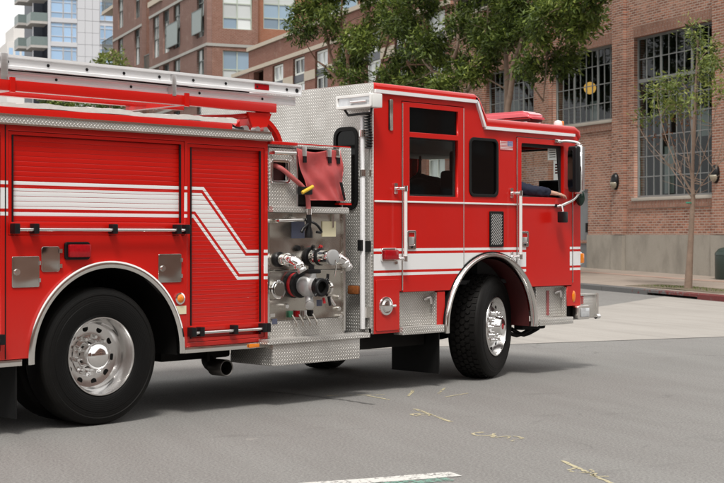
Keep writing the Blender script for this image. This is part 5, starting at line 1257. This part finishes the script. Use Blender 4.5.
obj('vent_mesh', bm, simple('grey_mesh', (.30, .29, .28), .45, .5), vf)['kind'] = 'stuff'
plate('side_slot', rrect(3.242, 3.283, 2.418, 2.708, .012, 3), [], -.014, -.001, M_STEEL, T, bev=.003); box('slot_shadow_strip', 3.233, 3.2415, -.008, -.001, 2.425, 2.70, M_RUB, T)  # black strip paints a shaded gap beside the slot
# little flag decal
fl = plate('flag_decal', rect(4.858, 5.058, 2.312, 2.405), [], -.0035, -.001, M_WHITE, T); M_FR = simple('flag_red', (.50, .06, .07), .4); M_FB = simple('flag_blue', (.10, .12, .30), .4)
for k in range(7): box('flag_stripe', 4.858, 5.058, -.0045, -.0037, 2.312 + .093 * (2 * k) / 13, 2.312 + .093 * (2 * k + 1) / 13, M_FR, fl)
box('flag_canton', 4.972, 5.058, -.0056, -.0047, 2.355, 2.405, M_FB, fl)
bm = BM()
for i in range(4):
    for j in range(5): abox(bm, 4.980 + j * .016, 4.985 + j * .016, -.0064, -.0058, 2.361 + i * .011, 2.366 + i * .011)
o_ = obj('flag_stars', bm, M_WHITE, fl); o_['kind'] = 'stuff'
# light bar across the roof and beacon
lb = box('light_bar', 5.76, 6.00, .36, 2.10, 2.640, 2.672, M_ALU, T, .01)
bm = BM(); prism(bm, [(.30, 2.684), (2.16, 2.684), (2.16, 2.73), (2.06, 2.788), (.40, 2.788), (.30, 2.73)], 'x', 5.74, 6.02); bmesh.ops.bevel(bm, geom=bm.edges[:], offset=.034, segments=3, affect='EDGES'); obj('lens', bm, M_PINK, lb, sm=40)
for y in (.5, 1.95): box('bar_foot', 5.80, 5.96, y, y + .08, 2.604, 2.641, M_BLK, lb)
bm = abox(BM(), 5.77, 5.99, .33, 2.13, 2.6725, 2.70, .008); obj('lower_lens', bm, M_DRED, lb, sm=35)
tubeo('antenna', [(5.55, .5, 2.60), (5.55, .5, 2.66)], .02, M_BLK, T, 8)
bc = obj('beacon', lathe(BM(), [(0, 0), (.042, 0), (.046, .015), (.046, .055), (.036, .08), (0, .09)], 'z', (6.04, .16, 2.598), 24), M_WHITE, T, sm=50); bm = abox(BM(), 6.070, 6.105, .125, .195, 2.618, 2.682, .015); obj('lens', bm, M_AMB, bc, sm=50)
# floodlight on a telescopic pole behind the cab
po = tubeo('floodlight_pole', [(2.955, .06, .60), (2.955, .06, 2.0), (2.955, .06, 2.02), (2.955, .06, 2.58)], [.024, .024, .019, .019], M_ALUW, T, 14)
for z in (2.02, 2.38): tubeo('pole_collar', [(2.955, .06, z - .03), (2.955, .06, z + .03)], .032, M_TRIM, po, 12)
for z in (1.35, 2.3, .75): box('pole_clamp', 2.975, 3.011, .03, .09, z - .05, z + .05, M_BLK if z == 1.35 else M_TRIM, po)
box('pole_clip', 2.915, 2.945, .04, .085, 1.31, 1.41, M_BLK, po)
fx0 = 2.86
fl_ = box('floodlight', fx0, 2.985, -.165, .30, 2.600, 2.728, M_WHITE, T, .012)
plate('floodlight_rim', rrect(-.16, .295, 2.603, 2.725, .015, 3), [rect(-.135, .27, 2.628, 2.70)], fx0 - .018, fx0 - .001, M_WHITE, fl_, axis='x', bev=.003)
plate('lens', rect(-.14, .275, 2.623, 2.705), [], fx0 - .006, fx0 - .0015, M_CLR, fl_, axis='x'); tubeo('bulb', [(fx0 - .014, -.10, 2.658), (fx0 - .014, .10, 2.658)], .014, M_CHROME, fl_, 10)
tubeo('yoke', [(2.90, -.11, 2.60), (2.90, -.10, 2.555), (2.91, .2, 2.55), (2.90, .235, 2.60)], .012, M_BLK, fl_, 8)
cp = []
for i in range(90):
    a = i * .9; cp.append((2.955 + .030 * math.cos(a), .005 + .030 * math.sin(a) - .02 + .01 * math.sin(i * .07), 2.56 - .0036 * i - .0))
tubeo('coiled_cable', cp, .0075, M_BLK, T, 5)
bm = abox(BM(), 2.965, 3.008, .075, .255, .905, 1.0, .02); am = obj('rear_marker', bm, M_CHROME, T, sm=40); bm = abox(BM(), 2.945, 2.9645, .11, .248, .912, .993, .012); obj('lens', bm, M_BRN, am, sm=40)
# mirror on its arm
mr = box('mirror', 5.86, 5.985, -.215, -.09, 1.905, 2.392, M_BLK, T, .035, 3)
bm = BM(); bmesh.ops.create_cube(bm, size=1)
for v in bm.verts: v.co = Vector((5.950 + v.co.x * .100, -.172 + v.co.y * .130, 2.15 + v.co.z * .52))
bmesh.ops.bevel(bm, geom=bm.edges[:], offset=.032, segments=3, affect='EDGES'); obj('mirror_shell', bm, M_CHROME, mr, sm=45)
plate('mirror_glass', rrect(-.165, -.102, 1.95, 2.35, .02, 3), [], 5.854, 5.859, M_CHROME, mr, axis='x')
tubeo('mirror_arm', [(5.83, -.008, 2.44), (5.90, -.05, 2.445), (5.985, -.13, 2.43), (6.0, -.16, 2.39)], .016, M_CHROME, T, 10, 4); tubeo('mirror_arm', [(5.985, -.15, 1.90), (5.93, -.12, 1.83), (5.80, -.06, 1.765), (5.77, -.01, 1.76)], .016, M_CHROME, T, 10, 4)
box('arm_bracket', 5.735, 5.83, -.03, -.009, 2.425, 2.46, M_CHROME, T, .006); bm = abox(BM(), 5.74, 5.90, -.035, -.009, 1.745, 1.78, .012); obj('arm_bracket', bm, M_BLK, T, sm=40)
bm = abox(BM(), 5.715, 5.80, -.15, -.07, 1.585, 1.70, .012); wl = obj('mirror_camera', bm, M_BLK, T, sm=40); tubeo('camera_arm', [(5.775, -.10, 1.70), (5.775, -.08, 1.775)], .011, M_CHROME, wl, 8)
bm = BM(); bmesh.ops.create_uvsphere(bm, u_segments=20, v_segments=12, radius=1)
for v in bm.verts: v.co = Vector((6.15 + v.co.x * .045, -.05 + v.co.y * .055, 1.86 + v.co.z * .095))
cm = obj('convex_mirror', bm, simple('dark_mirror_back', (.01, .03, .022), .15), T, sm=60); tubeo('convex_arm', [(6.15, -.05, 1.92), (6.02, -.12, 1.96)], .012, M_CHROME, cm, 8)
# ---- cab interior
box('cab_floor', 3.04, 6.17, .22, W_ - .06, .96, 1.0, M_INT, T); box('engine_cover', 3.9, 5.6, .85, 1.6, 1.001, 1.62, M_INT, T, .05)
box('headliner', 3.06, 4.45, .06, W_ - .06, 2.72, 2.76, M_INT, T); box('headliner', 4.62, 6.10, .06, W_ - .06, 2.47, 2.50, M_INT, T)
box('dashboard', 5.80, 6.16, .06, W_ - .06, 1.30, 1.74, M_INT, T, .04); box('partition', 3.035, 3.05, .06, W_ - .06, 1.0, 2.7, M_INT, T)
def seat(x, y, rev=False):
    s_ = -1 if rev else 1
    b = box('cab_seat', x - .24, x + .24, y - .24, y + .24, 1.28, 1.48, M_SEAT, T, .05, 3)
    xa, xb = (x - .30, x - .14) if not rev else (x + .14, x + .30)
    box('seat_back', xa, xb, y - .24, y + .24, 1.45, 2.12, M_SEAT, b, .05, 3); box('head_rest', xa + .03, xb - .03, y - .14, y + .14, 2.10, 2.32, M_SEAT, b, .04, 3); box('seat_base', x - .18, x + .18, y - .18, y + .18, 1.0, 1.279, M_INT, b)
seat(5.02, .46); seat(5.02, 1.98); seat(3.62, .5); seat(3.62, 1.95)
box('overhead_console', 4.4, 5.6, .9, 1.6, 2.30, 2.46, simple('pale_lining', (.45, .44, .42), .7), T, .03)
tubeo('radio_cable', [(4.35, .62, 2.25), (4.30, .60, 2.08), (4.15, .58, 2.0), (4.12, .56, 1.9)], .012, M_BLK, T, 6, 4)
GE = empty('turnout_gear', (4.86, 1.05, 1.62)); tag(GE, 'dark heap of turnout gear behind the crew door window', 'clothing')
bm = BM(); bmesh.ops.create_icosphere(bm, subdivisions=4, radius=1)
rng = random.Random(4)
for v in bm.verts:
    n_ = 1 + .10 * math.sin(7 * v.co.x + 2) * math.sin(6 * v.co.y + 1) + .06 * math.sin(13 * v.co.z + 5 * v.co.x); v.co = Vector((v.co.x * .36, v.co.y * .30, max(v.co.z, -.45) * .30)) * n_
obj('coat', bm, M_SEAT, GE, loc=(0, 0, .155), sm=80); box('reflective_patch', -.16, -.06, -.315, -.302, .16, .19, M_WPAPER, GE)
# computer terminal and papers (things of their own)
CT = empty('computer_terminal', (5.93, .2, 1.74)); tag(CT, 'black computer terminal on the dashboard behind the front door window', 'computer')
box('screen', 0, .03, -.165, .14, .065, .30, M_BLK, CT, .01); box('display', -.004, -.0005, -.145, .12, .085, .28, M_GBLK, CT); tubeo('stand', [(.03, -.01, 0), (.02, -.01, .10)], .02, M_BLK, CT, 8)
PP = empty('paper_sheets', (6.17, .28, 2.1)); tag(PP, 'white paper sheets with red print stuck inside the windscreen', 'paper')
plate('sheet', rect(-.01, .115, .17, .32), [], -.004, -.002, M_WPAPER, PP, axis='x'); plate('sheet', rect(-.075, .035, -.16, .165), [], -.007, -.005, M_WPAPER, PP, axis='x')
M_RP = simple('red_print', (.55, .05, .06), .6)
for k in range(4): plate('red_print', rect(-.05, .012, .02 + .03 * k, .038 + .03 * k), [], -.0085, -.0075, M_RP, PP, axis='x')
for k in range(4): plate('grey_print', rect(.01, .09, .20 + .025 * k, .208 + .025 * k), [], -.0055, -.0045, M_GREY, PP, axis='x')

# ---- the crew member: one skinned body, a jacket over it
def skin_obj(name, verts, edges, rad, mat, parent, root=0, sub=2):
    me = bpy.data.meshes.new(name); me.from_pydata(verts, edges, []); me.materials.append(mat)
    o = bpy.data.objects.new(name, me); link(o, parent)
    o.modifiers.new('skin', 'SKIN'); s_ = o.modifiers.new('sub', 'SUBSURF'); s_.levels = sub; s_.render_levels = sub
    sk = me.skin_vertices[0].data
    for i, r in enumerate(rad): sk[i].radius = r if isinstance(r, tuple) else (r, r)
    sk[root].use_root = True
    for m_ in o.modifiers:
        if m_.type == 'SKIN': m_.use_smooth_shade = True
    return o
V, E, RD = [], [], []
def vadd(p, r, frm=None):
    V.append(p); RD.append(r)
    if frm is not None: E.append((frm, len(V) - 1))
    return len(V) - 1
pel = vadd((5.02, .46, 1.55), (.15, .13)); wa_ = vadd((5.02, .46, 1.72), (.135, .11), pel); ch = vadd((5.03, .45, 1.92), (.165, .115), wa_)
nk = vadd((5.04, .45, 2.09), .058, ch); hd0 = vadd((5.05, .45, 2.17), (.068, .075), nk); hd1 = vadd((5.06, .45, 2.25), (.078, .095), hd0); vadd((5.05, .45, 2.34), (.06, .07), hd1)
sh = vadd((5.06, .26, 2.03), .07, ch); el = vadd((5.33, .075, 1.925), .050, sh); fa = vadd((5.55, .05, 1.905), .042, el); wr = vadd((5.735, .02, 1.898), .028, fa)
pm_ = vadd((5.79, .0, 1.892), (.036, .018), wr); pk = vadd((5.835, -.012, 1.885), (.040, .015), pm_)
for dy, L_, dz in ((-.030, .055, -.006), (-.008, .068, 0), (.014, .062, 0), (.034, .050, -.004)):
    a = vadd((5.865, -.012 + dy, 1.882 + dz), .0088, pk); b = vadd((5.865 + L_ * .55, -.016 + dy, 1.868 + dz), .0082, a); vadd((5.865 + L_ * .85, -.016 + dy, 1.868 + dz - .030), .0074, b)
th = vadd((5.80, -.045, 1.878), .011, pm_); th2 = vadd((5.835, -.066, 1.868), .0092, th); vadd((5.86, -.070, 1.855), .008, th2)
sh2 = vadd((5.06, .65, 2.03), .07, ch); el2 = vadd((5.26, .78, 1.80), .048, sh2); wr2 = vadd((5.48, .68, 1.74), .032, el2); h2 = vadd((5.56, .66, 1.73), (.04, .02), wr2)
for dy in (-.03, -.01, .01, .03): a = vadd((5.61, .66 + dy, 1.725), .0088, h2); vadd((5.645, .66 + dy, 1.705), .0078, a)
for sy in (.36, .56):
    k = vadd((5.44, sy, 1.56), .072, pel); f_ = vadd((5.50, sy, 1.12), .046, k); vadd((5.62, sy, 1.06), (.045, .035), f_)
PE = skin_obj('person', V, E, RD, M_SKIN, None); tag(PE, 'person in navy jacket resting an arm on the open front door window', 'person')
JV = [(5.02, .46, 1.52), (5.02, .46, 1.72), (5.03, .45, 1.92), (5.04, .45, 2.05), (5.06, .26, 2.03), (5.33, .075, 1.925), (5.55, .05, 1.908), (5.72, .024, 1.90), (5.06, .65, 2.03), (5.26, .78, 1.80), (5.46, .69, 1.745)]
JK = skin_obj('jacket', JV, [(0, 1), (1, 2), (2, 3), (2, 4), (4, 5), (5, 6), (6, 7), (2, 8), (8, 9), (9, 10)], [(.18, .16), (.165, .14), (.19, .145), .085, .095, .070, .058, .046, .095, .066, .05], M_NAVY, PE)
tx_ = bpy.data.textures.new('cloth_folds', 'CLOUDS'); tx_.noise_scale = .055; tx_.noise_depth = 2
JK.modifiers[1].levels = JK.modifiers[1].render_levels = 3
dm_ = JK.modifiers.new('folds', 'DISPLACE'); dm_.texture = tx_; dm_.strength = .030; dm_.mid_level = .5; dm_.texture_coords = 'LOCAL'
skin_obj('trousers', [(5.02, .46, 1.55), (5.44, .36, 1.57), (5.50, .36, 1.12), (5.44, .56, 1.57), (5.50, .56, 1.12)], [(0, 1), (1, 2), (0, 3), (3, 4)], [(.17, .15), .092, .066, .092, .066], M_NAVY, PE)
skin_obj('hair', [(5.02, .45, 2.25), (5.03, .45, 2.33), (5.045, .45, 2.365)], [(0, 1), (1, 2)], [(.085, .09), (.082, .085), (.05, .06)], M_HAIR, PE)
bm = BM()
for dy in (-.03, .03): bmesh.ops.create_uvsphere(bm, u_segments=10, v_segments=8, radius=.012, matrix=Matrix.Translation((5.148, .45 + dy, 2.262)))
obj('eyes', bm, M_BLK, PE)
tube_n = tubeo('nose', [(5.145, .45, 2.265), (5.165, .45, 2.235), (5.150, .45, 2.225)], [.008, .014, .01], M_SKIN, PE, 8, 2)
